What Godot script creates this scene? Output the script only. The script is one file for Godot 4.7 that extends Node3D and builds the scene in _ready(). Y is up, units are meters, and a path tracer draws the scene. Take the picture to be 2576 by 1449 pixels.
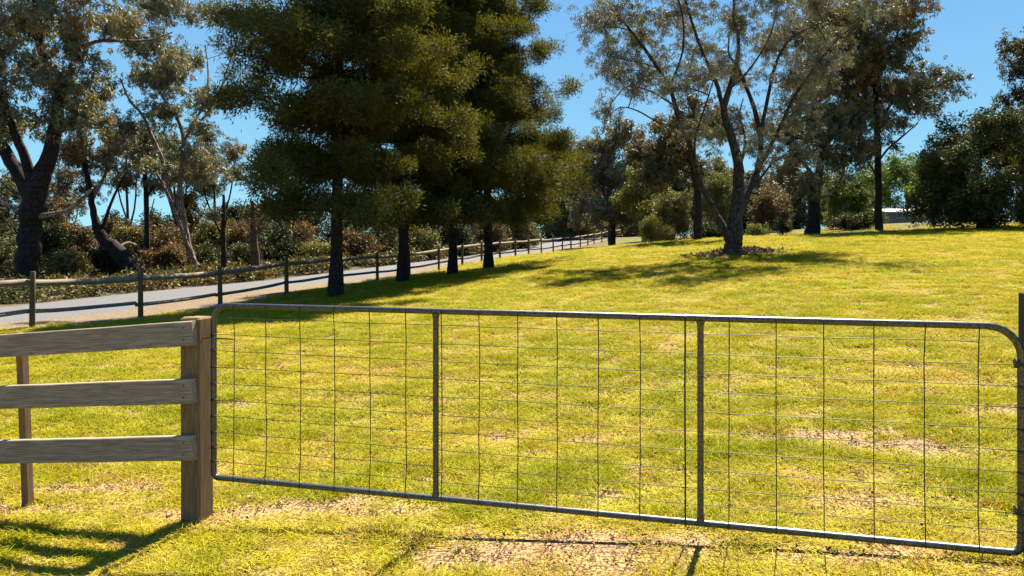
extends Node3D

# ---------------------------------------------------------------- measures
# The photograph is read in a 2576 x 1449 frame: focal length 1910, eye level on row 600, centre column 1288.
const F := 1910.0
const EYE := 1.7
const SUN_AZ := 20.0
const SUN_EL := 57.0
# height of the ground against the eye, from points where posts, trunks and gate meet it (x, distance, weight)
var RB := PackedFloat32Array([-2.13,5.11,-0.39158,2.65,3.9,0.27806,-0.5,4.6,-0.4965,-3.4,5.65,0.30199,0,0,0.56054,3,0,-0.5333,-4,0,-0.25104,0,2.5,0.4524,5,4,-0.047898,-11,10,-0.085565,-9.5,15.1,0.48695,-8.7,17.8,-0.52877,-7,23.5,0.18807,-5.2,29.4,-0.11115,-3.45,35.3,-0.013767,-0.7,44.5,-0.024226,2.1,53.9,-0.022305,6,66.7,-0.01645,8.2,74,-0.014788,7.8,27,0.010951,9.8,40,0.097588,17,43,-0.069286,21.7,45,0.055323,24.3,40,-0.030022,29,57,0.040581,-20,30,0.01969,-30,40,-0.0033608,-20,15,-0.0013408,20,85,0.01257,0,100,0.016952,55,55,0.0093919,-40,100,-0.01472,60,10,0.0033785,20,15,0.0098845,-30,-5,0.0030207,40,-5,-0.012241,10,13,0.0050408,0,12,0.063036,0,-12,0.032572,2,30,0.028998,60,100,-0.0083001,-60,20,0.0045234,0,20,-0.0048965])
var RB0 := -0.98517

var rng := RandomNumberGenerator.new()
var n_big := FastNoiseLite.new()
var n_mid := FastNoiseLite.new()
var n_fine := FastNoiseLite.new()
var names := {}
var M := {}
var clumps := {}
var patches: Array = []
var tris := 0

func _ready():
	rng.seed = 7
	# ---- camera
	var cam := Camera3D.new()
	cam.name = "camera"
	cam.projection = Camera3D.PROJECTION_FRUSTUM
	cam.near = 0.1
	cam.far = 3000.0
	cam.size = 2.0 * 724.5 / F * 0.1
	cam.frustum_offset = Vector2(0.0, -124.5 / F * 0.1)
	cam.position = Vector3(0, EYE, 0)
	add_child(cam)
	cam.current = true
	# ---- sky and exposure
	var env := Environment.new()
	env.background_mode = Environment.BG_SKY
	var sm := ProceduralSkyMaterial.new()
	sm.sky_top_color = Color(0.315, 0.495, 0.69)
	sm.sky_horizon_color = Color(0.50, 0.69, 0.73)
	sm.sky_curve = 0.12
	sm.ground_bottom_color = Color(0.2, 0.2, 0.12)
	sm.ground_horizon_color = Color(0.45, 0.55, 0.55)
	sm.sun_angle_max = 1.0
	var sky := Sky.new()
	sky.sky_material = sm
	env.sky = sky
	env.background_energy_multiplier = 0.44
	env.tonemap_mode = Environment.TONE_MAPPER_LINEAR
	env.tonemap_exposure = 4.7
	env.sdfgi_enabled = true
	env.ssao_enabled = true
	env.ssil_enabled = true
	var we := WorldEnvironment.new()
	we.name = "world_environment"
	we.environment = env
	add_child(we)
	# ---- sun
	var sun := DirectionalLight3D.new()
	sun.name = "sun"
	sun.light_energy = 1.6
	sun.light_color = Color(1.0, 0.95, 0.86)
	sun.light_angular_distance = 0.5
	sun.shadow_enabled = true
	add_child(sun)
	var a := deg_to_rad(SUN_AZ)
	var e := deg_to_rad(SUN_EL)
	sun.look_at_from_position(Vector3(sin(a) * cos(e), sin(e), -cos(a) * cos(e)) * 50.0, Vector3.ZERO)
	# ---- place
	setup()
	build_ground()
	build_road()
	build_front_fence()
	build_gate()
	build_road_fence()
	build_conifers()
	build_hero()
	build_gums_by_road()
	build_far_side()
	build_scrub()
	build_houses()
	build_tree_litter()
	build_fallen_bits()
	build_undergrowth()
	build_grass()

# ---------------------------------------------------------------- small helpers
func px(x: float, y: float, d: float) -> Vector3:
	return Vector3((x - 1288.0) / F * d, EYE + (600.0 - y) / F * d, -d)

func h_raw(x: float, d: float) -> float:
	var s := RB0
	for i in range(0, RB.size(), 3):
		var dx := x - RB[i]
		var dz := d - RB[i + 1]
		s -= RB[i + 2] * sqrt(dx * dx + dz * dz + 36.0)
	return s

func gh(x: float, d: float) -> float:
	var far := clampf((Vector2(x, d - 30.0).length() - 90.0) / 60.0, 0.0, 1.0)
	var s := h_raw(x, d) if far < 1.0 else 0.0
	s = lerpf(s, -1.6, far)
	s += n_mid.get_noise_2d(x * 0.7, d * 0.7) * 0.035 * clampf(1.0 - absf(road_off(x, d) + 4.7) / 4.0 + 1.0, 0.0, 1.0) if road_off(x, d) > -2.0 else 0.0
	return s + EYE

func gp(x: float, d: float) -> Vector3:
	return Vector3(x, gh(x, d), -d)

func road_off(x: float, d: float) -> float:
	# metres to the right of the road fence (negative: towards the road)
	return (x + 14.04 - 0.3 * d) / 1.044

func px_ground(x: float, y: float) -> Vector3:
	var d := 2.0
	while d < 90.0:
		var p := px(x, y, d)
		if p.y <= gh(p.x, d):
			return gp(p.x, d)
		d += 0.02 * d
	return px(x, y, 60.0)

func numbered(called: String) -> String:
	if not names.has(called):
		names[called] = 0
		return called
	names[called] += 1
	return "%s_%03d" % [called, names[called]]

func meta(o: Node, label: String, category: String, group := "", kind := ""):
	o.set_meta("label", label)
	if category != "":
		o.set_meta("category", category)
	if group != "":
		o.set_meta("group", group)
	if kind != "":
		o.set_meta("kind", kind)

func thing(called: String, at: Vector3, label: String, category: String, group := "") -> Node3D:
	var o := Node3D.new()
	o.name = numbered(called)
	o.position = at
	add_child(o)
	meta(o, label, category, group)
	return o

func part(called: String, mesh: Mesh, mat: Material, parent: Node3D, at := Transform3D()) -> MeshInstance3D:
	var o := MeshInstance3D.new()
	o.name = called
	o.mesh = mesh
	o.material_override = mat
	o.transform = at
	parent.add_child(o, true)
	return o

func newst() -> SurfaceTool:
	var st := SurfaceTool.new()
	st.begin(Mesh.PRIMITIVE_TRIANGLES)
	return st

func done(st: SurfaceTool) -> ArrayMesh:
	st.generate_normals()
	return st.commit()

# a tapered tube through points, with a radius at each
func tube(st: SurfaceTool, pts: Array, rad: Array, sides := 7, rough := 0.0, caps := true):
	var rings: Array = []
	var n := pts.size()
	var up := Vector3(0.31, 0.2, 0.93).normalized()
	for i in n:
		var t: Vector3 = (pts[min(i + 1, n - 1)] - pts[max(i - 1, 0)])
		if t.length() < 1e-6:
			t = Vector3.UP
		t = t.normalized()
		var u := up - t * up.dot(t)
		if u.length() < 0.05:
			u = Vector3.RIGHT - t * t.x
		u = u.normalized()
		up = u
		var v := t.cross(u)
		var ring: Array = []
		for k in sides:
			var an := TAU * k / sides
			var r: float = rad[i]
			if rough > 0.0:
				r *= 1.0 + rough * n_fine.get_noise_3d(k * 37.0, pts[i].y * 14.0 + pts[i].x * 9.0, i * 3.0) * 2.0
			ring.append(pts[i] + (u * cos(an) + v * sin(an)) * r)
		rings.append(ring)
	st.set_smooth_group(0)
	for i in n - 1:
		for k in sides:
			var k2 := (k + 1) % sides
			st.add_vertex(rings[i][k]); st.add_vertex(rings[i + 1][k]); st.add_vertex(rings[i][k2])
			st.add_vertex(rings[i][k2]); st.add_vertex(rings[i + 1][k]); st.add_vertex(rings[i + 1][k2])
	if caps:
		st.set_smooth_group(-1)
		for k in sides:
			var k2 := (k + 1) % sides
			st.add_vertex(pts[0]); st.add_vertex(rings[0][k]); st.add_vertex(rings[0][k2])
			st.add_vertex(pts[n - 1]); st.add_vertex(rings[n - 1][k2]); st.add_vertex(rings[n - 1][k])
		st.set_smooth_group(0)

func smooth(pts: Array, rad: Array, per := 4) -> Array:
	var op: Array = []
	var orad: Array = []
	var n := pts.size()
	for i in n - 1:
		var p0: Vector3 = pts[max(i - 1, 0)]
		var p1: Vector3 = pts[i]
		var p2: Vector3 = pts[i + 1]
		var p3: Vector3 = pts[min(i + 2, n - 1)]
		for k in per:
			var t := float(k) / per
			op.append(0.5 * ((2.0 * p1) + (p2 - p0) * t + (2.0 * p0 - 5.0 * p1 + 4.0 * p2 - p3) * t * t + (3.0 * p1 - p0 - 3.0 * p2 + p3) * t * t * t))
			orad.append(lerpf(rad[i], rad[i + 1], t))
	op.append(pts[n - 1])
	orad.append(rad[n - 1])
	return [op, orad]

# a box with chamfered long edges, length along x from 0 to l, bent a little
func board(l: float, hgt: float, thick: float, bev := 0.006, segs := 8, bow := 0.0) -> ArrayMesh:
	var st := newst()
	var prof := [Vector2(-hgt / 2, -thick / 2 + bev), Vector2(-hgt / 2 + bev, -thick / 2), Vector2(hgt / 2 - bev, -thick / 2), Vector2(hgt / 2, -thick / 2 + bev),
		Vector2(hgt / 2, thick / 2 - bev), Vector2(hgt / 2 - bev, thick / 2), Vector2(-hgt / 2 + bev, thick / 2), Vector2(-hgt / 2, thick / 2 - bev)]
	st.set_smooth_group(-1)
	var rings: Array = []
	for i in segs + 1:
		var t := float(i) / segs
		var ring: Array = []
		var off := sin(t * PI) * bow + rng.randf_range(-0.0012, 0.0012)
		for p in prof:
			ring.append(Vector3(l * t, p.x + off + rng.randf_range(-0.0008, 0.0008), p.y))
		rings.append(ring)
	for i in segs:
		for k in 8:
			var k2 := (k + 1) % 8
			var A: Vector3 = rings[i][k]
			var B: Vector3 = rings[i + 1][k]
			var C: Vector3 = rings[i + 1][k2]
			var D: Vector3 = rings[i][k2]
			st.add_vertex(A); st.add_vertex(C); st.add_vertex(B)
			st.add_vertex(A); st.add_vertex(D); st.add_vertex(C)
	for k in range(1, 7):
		st.add_vertex(rings[0][0]); st.add_vertex(rings[0][k + 1]); st.add_vertex(rings[0][k])
		st.add_vertex(rings[segs][0]); st.add_vertex(rings[segs][k]); st.add_vertex(rings[segs][k + 1])
	return done(st)

func noise_tex(w: int, h: int, freq: Vector2, lo: Color, hi: Color, seed_: int, contrast := 1.0, oct := 4) -> ImageTexture:
	var f := FastNoiseLite.new()
	f.seed = seed_
	f.frequency = 1.0
	f.fractal_octaves = oct
	var img := Image.create(w, h, false, Image.FORMAT_RGB8)
	for y in h:
		for x in w:
			# wrapped round a torus so that it tiles
			var ax := TAU * x / w
			var ay := TAU * y / h
			var v := f.get_noise_3d(cos(ax) * freq.x + 11.0, sin(ax) * freq.x, sin(ay) * freq.y) * 0.5 + f.get_noise_3d(cos(ay) * freq.y, sin(ay) * freq.y + 5.0, sin(ax) * freq.x + cos(ax) * freq.x * 0.7) * 0.5
			v = clampf(0.5 + v * 1.6 * contrast, 0.0, 1.0)
			img.set_pixel(x, y, lo.lerp(hi, v))
	img.generate_mipmaps()
	return ImageTexture.create_from_image(img)

func col(r: float, g: float, b: float) -> Color:
	return Color(r, g, b).linear_to_srgb()

func mat(c: Color, rough := 0.9, tex: Texture2D = null, scale := Vector3.ONE, world := false) -> StandardMaterial3D:
	var m := StandardMaterial3D.new()
	m.albedo_color = c
	m.roughness = rough
	m.metallic_specular = 0.3
	if tex:
		m.albedo_texture = tex
		m.uv1_triplanar = true
		m.uv1_world_triplanar = world
		m.uv1_scale = scale
	return m

func leafmat(back: Color, rough := 0.6) -> StandardMaterial3D:
	var m := StandardMaterial3D.new()
	m.albedo_color = Color.WHITE
	m.vertex_color_use_as_albedo = true
	m.roughness = rough
	m.metallic_specular = 0.25
	m.cull_mode = BaseMaterial3D.CULL_DISABLED
	m.backlight_enabled = true
	m.backlight = back
	return m

func setup():
	n_big.seed = 3; n_big.frequency = 0.09; n_big.fractal_octaves = 3
	n_mid.seed = 5; n_mid.frequency = 0.5; n_mid.fractal_octaves = 3
	n_fine.seed = 9; n_fine.frequency = 2.2; n_fine.fractal_octaves = 2
	var grain := noise_tex(256, 256, Vector2(1.4, 9.0), Color(0.74, 0.72, 0.69), Color(1.0, 0.98, 0.95), 21, 1.2, 5)
	var grain_v := noise_tex(256, 256, Vector2(9.0, 1.4), Color(0.74, 0.72, 0.69), Color(1.0, 0.98, 0.95), 22, 1.2, 5)
	var bark := noise_tex(256, 256, Vector2(7.0, 2.2), Color(0.35, 0.33, 0.32), Color(1.0, 1.0, 1.0), 23, 1.8, 5)
	var blotch := noise_tex(256, 256, Vector2(3.0, 2.0), Color(0.45, 0.38, 0.32), Color(1.0, 1.0, 1.0), 24, 1.8, 4)
	var soil := noise_tex(512, 512, Vector2(9.0, 9.0), Color(0.45, 0.42, 0.36), Color(1.0, 1.0, 1.0), 25, 1.9, 5)
	var grit := noise_tex(512, 512, Vector2(14.0, 14.0), Color(0.78, 0.78, 0.78), Color(1.0, 1.0, 1.0), 26, 1.6, 5)
	var zinc := noise_tex(128, 128, Vector2(4.0, 4.0), Color(0.62, 0.62, 0.60), Color(1.0, 1.0, 1.0), 27, 1.5, 4)
	M.ground = mat(Color.WHITE, 1.0, soil, Vector3(0.9, 0.9, 0.9), true)
	M.ground.vertex_color_use_as_albedo = true
	M.road = mat(col(0.098, 0.10, 0.11), 0.9, grit, Vector3(0.5, 0.5, 0.5), true)
	M.rail = mat(col(0.285, 0.242, 0.20), 0.85, grain, Vector3(0.55, 3.0, 3.0))
	M.post = mat(col(0.20, 0.137, 0.082), 0.85, grain_v, Vector3(3.0, 0.55, 3.0))
	M.old_post = mat(col(0.075, 0.066, 0.056), 0.9, grain_v, Vector3(3.0, 0.55, 3.0))
	M.log_wood = mat(col(0.20, 0.175, 0.145), 0.85, grain, Vector3(0.4, 2.0, 2.0))
	M.log_post = mat(col(0.11, 0.082, 0.045), 0.85, grain_v, Vector3(2.0, 0.4, 2.0))
	M.zinc = mat(col(0.135, 0.135, 0.128), 0.40, zinc, Vector3(3, 3, 3))
	M.zinc.metallic = 0.85
	M.zinc.metallic_specular = 0.5
	M.wire = mat(col(0.045, 0.042, 0.04), 0.5)
	M.wire.metallic = 0.5
	M.bark_dark = mat(col(0.042, 0.034, 0.031), 0.95, bark, Vector3(1.2, 0.5, 1.2))
	M.bark_grey = mat(col(0.085, 0.07, 0.062), 0.95, bark, Vector3(1.0, 0.5, 1.0))
	M.bark_pale = mat(col(0.30, 0.24, 0.20), 0.9, blotch, Vector3(0.8, 0.5, 0.8))
	M.bark_red = mat(col(0.15, 0.085, 0.06), 0.95, bark, Vector3(1.0, 0.5, 1.0))
	M.leaf_gum = leafmat(Color(0.55, 0.55, 0.35))
	M.leaf_con = leafmat(Color(0.85, 0.80, 0.30), 0.8)
	M.leaf_bush = leafmat(Color(0.6, 0.62, 0.3))
	M.grass = leafmat(Color(0.9, 0.85, 0.25), 0.7)
	M.litter = leafmat(Color(0.1, 0.1, 0.1), 0.9)
	# leaf sprays of several kinds, each of a few shapes; a spray is about one unit across
	clumps.gum = []
	clumps.fine = []
	clumps.con = []
	clumps.bush = []
	for k in 7:
		clumps.gum.append(spray(100 + k, 18, 0.40, 0.125, "hang"))
		clumps.fine.append(spray(200 + k, 26, 0.32, 0.072, "hang"))
		clumps.con.append(spray(300 + k, 40, 0.30, 0.080, "needle"))
		clumps.bush.append(spray(400 + k, 26, 0.27, 0.17, "round"))

func spray(seed_: int, n: int, ll: float, lw: float, mode: String) -> PackedVector3Array:
	# one spray of leaves as bare triangles, each leaf a slim one
	var r := RandomNumberGenerator.new()
	r.seed = seed_
	var out := PackedVector3Array()
	for i in n:
		var p := Vector3(r.randf_range(-1, 1), r.randf_range(-1, 1), r.randf_range(-1, 1))
		while p.length() > 1.0:
			p = Vector3(r.randf_range(-1, 1), r.randf_range(-1, 1), r.randf_range(-1, 1))
		p *= 0.5
		var d := Vector3(r.randfn(), r.randfn(), r.randfn()).normalized()
		if mode == "hang":
			p *= 0.62
			d = (d * 0.75 + Vector3(0, -0.8, 0)).normalized()
		elif mode == "needle":
			var along := r.randf()
			p = Vector3(r.randfn() * 0.15, along - 0.5, r.randfn() * 0.15) * Vector3(1.0 + (1.0 - along) * 1.2, 1.0, 1.0 + (1.0 - along) * 1.2)
			d = (Vector3(p.x, 0, p.z) * 3.0 + Vector3(0, 0.55, 0) + d * 0.5).normalized()
		var s := d.cross(Vector3(r.randfn(), r.randfn(), r.randfn())).normalized()
		var L := ll * r.randf_range(0.7, 1.3)
		var w := lw * r.randf_range(0.75, 1.25)
		out.append(p + d * L * 0.3 + s * w * 0.5)
		out.append(p - d * L * 0.2 - s * w * 0.35)
		out.append(p + d * L * 0.8 - s * w * 0.25)
	return out

# joins sprays into one mesh: a crown of real leaves
func bake(kinds: Array, xf: Array, cols: Array) -> ArrayMesh:
	var v := PackedVector3Array()
	var c := PackedColorArray()
	for i in xf.size():
		var k: PackedVector3Array = kinds[i % kinds.size()]
		v.append_array(xf[i] * k)
		var f := PackedColorArray()
		f.resize(k.size())
		f.fill(cols[i])
		c.append_array(f)
	tris += v.size() / 3
	var a := []
	a.resize(Mesh.ARRAY_MAX)
	a[Mesh.ARRAY_VERTEX] = v
	a[Mesh.ARRAY_COLOR] = c
	var m := ArrayMesh.new()
	m.add_surface_from_arrays(Mesh.PRIMITIVE_TRIANGLES, a)
	return m

func multi(called: String, mesh: Mesh, mt: Material, xf: Array, cols: Array, parent: Node) -> MultiMeshInstance3D:
	var mm := MultiMesh.new()
	mm.transform_format = MultiMesh.TRANSFORM_3D
	mm.use_colors = true
	mm.mesh = mesh
	mm.instance_count = xf.size()
	for i in xf.size():
		mm.set_instance_transform(i, xf[i])
		mm.set_instance_color(i, cols[i])
	var o := MultiMeshInstance3D.new()
	o.name = called
	o.multimesh = mm
	o.material_override = mt
	parent.add_child(o, true)
	return o

# ---------------------------------------------------------------- the ground
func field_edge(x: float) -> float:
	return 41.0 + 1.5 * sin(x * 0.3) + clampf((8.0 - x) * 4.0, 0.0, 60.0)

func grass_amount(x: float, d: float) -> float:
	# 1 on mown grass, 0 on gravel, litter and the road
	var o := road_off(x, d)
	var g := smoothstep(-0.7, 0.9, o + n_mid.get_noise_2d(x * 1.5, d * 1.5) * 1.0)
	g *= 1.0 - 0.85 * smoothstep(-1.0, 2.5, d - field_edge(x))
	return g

func dryness(x: float, d: float) -> float:
	var v := 0.5 + n_big.get_noise_2d(x * 3.0, d * 3.0) * 0.65 + n_mid.get_noise_2d(x * 1.1 + 40.0, d * 1.1) * 0.55
	v += smoothstep(5.35, 4.5, d + 0.26 * x) * 0.52
	return clampf(v - 0.22, 0.0, 1.0)

func bare(x: float, d: float) -> float:
	var b := 0.0
	var j := n_mid.get_noise_2d(x * 4.0, d * 4.0) * 0.7 + n_fine.get_noise_2d(x * 4.0, d * 4.0) * 0.45
	for p in patches:
		var q := Vector2((x - p[0]) / p[2], (d - p[1]) / p[3]).length()
		b = maxf(b, minf(1.0, p[4] * 1.15) * clampf(1.45 - q + j, 0.0, 1.0))
	b = maxf(b, clampf((n_mid.get_noise_2d(x * 3.2 + 90.0, d * 3.2) - 0.30) * 3.0, 0.0, 0.8))
	return b

func ground_color(x: float, d: float) -> Color:
	var o := road_off(x, d)
	var g := grass_amount(x, d)
	var dr := dryness(x, d)
	var soil := Color(0.33, 0.205, 0.125)
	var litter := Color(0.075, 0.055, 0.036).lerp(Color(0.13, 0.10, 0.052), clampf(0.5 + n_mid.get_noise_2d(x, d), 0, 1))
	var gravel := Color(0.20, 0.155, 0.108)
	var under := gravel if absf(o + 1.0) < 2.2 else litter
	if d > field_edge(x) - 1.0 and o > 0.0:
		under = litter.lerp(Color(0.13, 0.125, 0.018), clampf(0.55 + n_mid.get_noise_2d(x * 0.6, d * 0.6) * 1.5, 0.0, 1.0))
	var gr := Color(0.20, 0.19, 0.008).lerp(Color(0.28, 0.195, 0.045), dr)
	gr = gr.lerp(soil, bare(x, d))
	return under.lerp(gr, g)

func axis(lo: float, hi: float, a: float, b: float, step: float, grow: float) -> Array:
	var v: Array = []
	var t := a
	while t <= b:
		v.append(t)
		t += step
	var s := step
	while t < hi:
		v.append(t)
		s *= grow
		t += s
	v.append(hi)
	s = step
	t = a - step
	while t > lo:
		v.push_front(t)
		s *= grow
		t -= s
	v.push_front(lo)
	return v

func build_ground():
	# bare and worn places, read from the photograph: column, row, half-widths in metres
	for q in [[2060, 1105, 0.55, 0.16, 0.9], [2220, 1130, 0.5, 0.13, 0.9], [2380, 1150, 0.4, 0.12, 0.6], [1480, 1110, 0.20, 0.14, 0.8], [2240, 1265, 0.7, 0.16, 0.5], [2130, 1200, 0.5, 0.05, 0.6],
			[1350, 1400, 0.75, 0.26, 0.75], [1560, 1420, 0.5, 0.2, 0.6], [700, 1285, 0.9, 0.12, 0.75], [1000, 1290, 0.6, 0.10, 0.6], [250, 1240, 0.8, 0.12, 0.7], [110, 1285, 0.4, 0.1, 0.7], [1750, 1405, 0.3, 0.12, 0.6], [2180, 1400, 0.5, 0.12, 0.7],
			[1620, 965, 0.4, 0.12, 0.5], [2520, 1040, 0.3, 0.12, 0.7], [980, 935, 0.5, 0.15, 0.4], [900, 1140, 0.3, 0.08, 0.4]]:
		var w := px_ground(q[0], q[1])
		patches.append([w.x, -w.z, q[2], q[3], q[4]])
	var xs := axis(-700.0, 700.0, -11.0, 13.0, 0.16, 1.07)
	var ds := axis(-200.0, 900.0, 1.0, 15.0, 0.16, 1.035)
	var st := newst()
	var nx := xs.size()
	for d in ds:
		for x in xs:
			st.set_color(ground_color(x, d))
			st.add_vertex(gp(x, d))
	for j in ds.size() - 1:
		for i in nx - 1:
			var a := j * nx + i
			st.add_index(a); st.add_index(a + nx); st.add_index(a + 1)
			st.add_index(a + 1); st.add_index(a + nx); st.add_index(a + nx + 1)
	st.generate_normals()
	var o := part("ground", st.commit(), M.ground, self)
	meta(o, "grassy paddock ground with worn dry and bare patches", "", "", "structure")

func build_road():
	var st := newst()
	var offs := [-6.7, -6.4, -5.6, -4.8, -4.0, -3.1, -2.6, -2.3]
	var ups := [-0.06, 0.035, 0.05, 0.06, 0.06, 0.05, 0.035, -0.06]
	var rows := 0
	var t := -30.0
	while t < 96.0:
		for k in offs.size():
			var ox: float = offs[k] + n_mid.get_noise_2d(t * 0.6, k * 9.0) * (0.16 if k in [0, 1, 6, 7] else 0.0)
			var x := -14.04 + 0.3 * t + ox * 0.958
			var d := t - ox * 0.287
			var p := gp(x, d)
			p.y += ups[k]
			st.add_vertex(p)
		rows += 1
		t += 0.6
	var n := offs.size()
	for j in rows - 1:
		for i in n - 1:
			var a := j * n + i
			st.add_index(a); st.add_index(a + n); st.add_index(a + 1)
			st.add_index(a + 1); st.add_index(a + n); st.add_index(a + n + 1)
	st.generate_normals()
	var o := part("road", st.commit(), M.road, self)
	meta(o, "pale grey gravel driveway behind the log-rail fence", "", "", "structure")

# ---------------------------------------------------------------- gate and timber fence
const GATE_A := Vector2(-2.03, 5.17)
const GATE_B := Vector2(2.63, 3.92)

func gate_dir() -> Vector3:
	return Vector3(GATE_B.x - GATE_A.x, 0, -(GATE_B.y - GATE_A.y)).normalized()

func frame_at(o: Vector3, along: Vector3) -> Transform3D:
	# x along, y up (tilted with along), z towards the viewer
	var x := along.normalized()
	var z := x.cross(Vector3.UP).normalized()
	return Transform3D(Basis(x, z.cross(x), z), o)

func build_front_fence():
	var u := gate_dir()
	var nrm := u.cross(Vector3.UP).normalized()   # towards the viewer
	if nrm.z < 0:
		nrm = -nrm
	var c := Vector3(GATE_A.x, 0, -GATE_A.y) - u * 0.135
	var fb := gp(c.x, -c.z)
	var t := thing("timber_fence", fb, "weathered three-rail timber fence with thick square end post beside the wire gate", "fence")
	# end post
	var post_top := px(490, 797, 5.2).y
	var pm := post_mesh(0.155, post_top - fb.y + 0.4, 0.012)
	var b := Basis(u, Vector3.UP, nrm)
	part("post", pm, M.post, t, Transform3D(b, Vector3(0, -0.4, 0)))
	# thin dropper and a further post out along the line
	var p2 := c - u * 1.47
	var g2 := gp(p2.x, -p2.z)
	part("post", post_mesh(0.06, 1.27 + 0.3, 0.005), M.post, t, Transform3D(Basis(u, (Vector3.UP - u * 0.05).normalized(), nrm), g2 - fb - Vector3(0, 0.3, 0) - nrm * 0.036))
	var p3 := c - u * 3.1
	var g3 := gp(p3.x, -p3.z)
	part("post", post_mesh(0.15, 1.35 + 0.4, 0.012), M.post, t, Transform3D(b, g3 - fb - Vector3(0, 0.4, 0)))
	# rails run down with the ground to the far end
	var hs := [[-0.633, -0.790], [-1.020, -1.170], [-1.402, -1.578]]
	for k in 3:
		var a: Vector3 = c + nrm * 0.1025 + u * 0.062
		a.y = EYE + hs[k][0]
		var e: Vector3 = c - u * 1.82 + nrm * 0.1025
		e.y = EYE + hs[k][1]
		var dirv := (e - a).normalized()
		var fr := Transform3D(Basis(dirv, (Vector3.UP - dirv * dirv.y).normalized(), dirv.cross((Vector3.UP - dirv * dirv.y).normalized())), a - fb)
		part("rail", board(4.6, 0.165, 0.046, 0.005, 12, -0.012 + 0.01 * k), M.rail, t, fr)
		# two nail heads in the end of each rail
		for q in 2:
			var st := newst()
			var at: Vector3 = a - fb + dirv * 0.07 + Vector3(0, -0.04 + 0.08 * q, 0) + nrm * 0.022
			tube(st, [at, at + nrm * 0.004], [0.006, 0.005], 8)
			part("nail", done(st), M.wire, t)

func post_mesh(w: float, hgt: float, bev: float) -> ArrayMesh:
	var st := newst()
	st.set_smooth_group(-1)
	var r := w / 2
	var prof: Array = []
	for q in [[-1, -1], [1, -1], [1, 1], [-1, 1]]:
		if q[0] * q[1] > 0:
			prof.append(Vector2(q[0] * r, q[1] * (r - bev))); prof.append(Vector2(q[0] * (r - bev), q[1] * r))
		else:
			prof.append(Vector2(q[0] * (r - bev), q[1] * r)); prof.append(Vector2(q[0] * r, q[1] * (r - bev)))
	var rings: Array = []
	var ys := [0.0, hgt * 0.3, hgt * 0.6, hgt - bev, hgt]
	for i in 5:
		var ring: Array = []
		var s := 1.0 if i < 4 else 1.0 - bev / r
		var off := Vector2(rng.randf_range(-1, 1), rng.randf_range(-1, 1)) * 0.003
		for p in prof:
			ring.append(Vector3(p.x * s + off.x, ys[i] + (rng.randf_range(-0.004, 0.004) if i == 4 else 0.0), p.y * s + off.y))
		rings.append(ring)
	for i in 4:
		for k in 8:
			var k2 := (k + 1) % 8
			st.add_vertex(rings[i][k]); st.add_vertex(rings[i][k2]); st.add_vertex(rings[i + 1][k])
			st.add_vertex(rings[i][k2]); st.add_vertex(rings[i + 1][k2]); st.add_vertex(rings[i + 1][k])
	for k in range(1, 7):
		st.add_vertex(rings[4][0]); st.add_vertex(rings[4][k]); st.add_vertex(rings[4][k + 1])
	return done(st)

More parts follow.
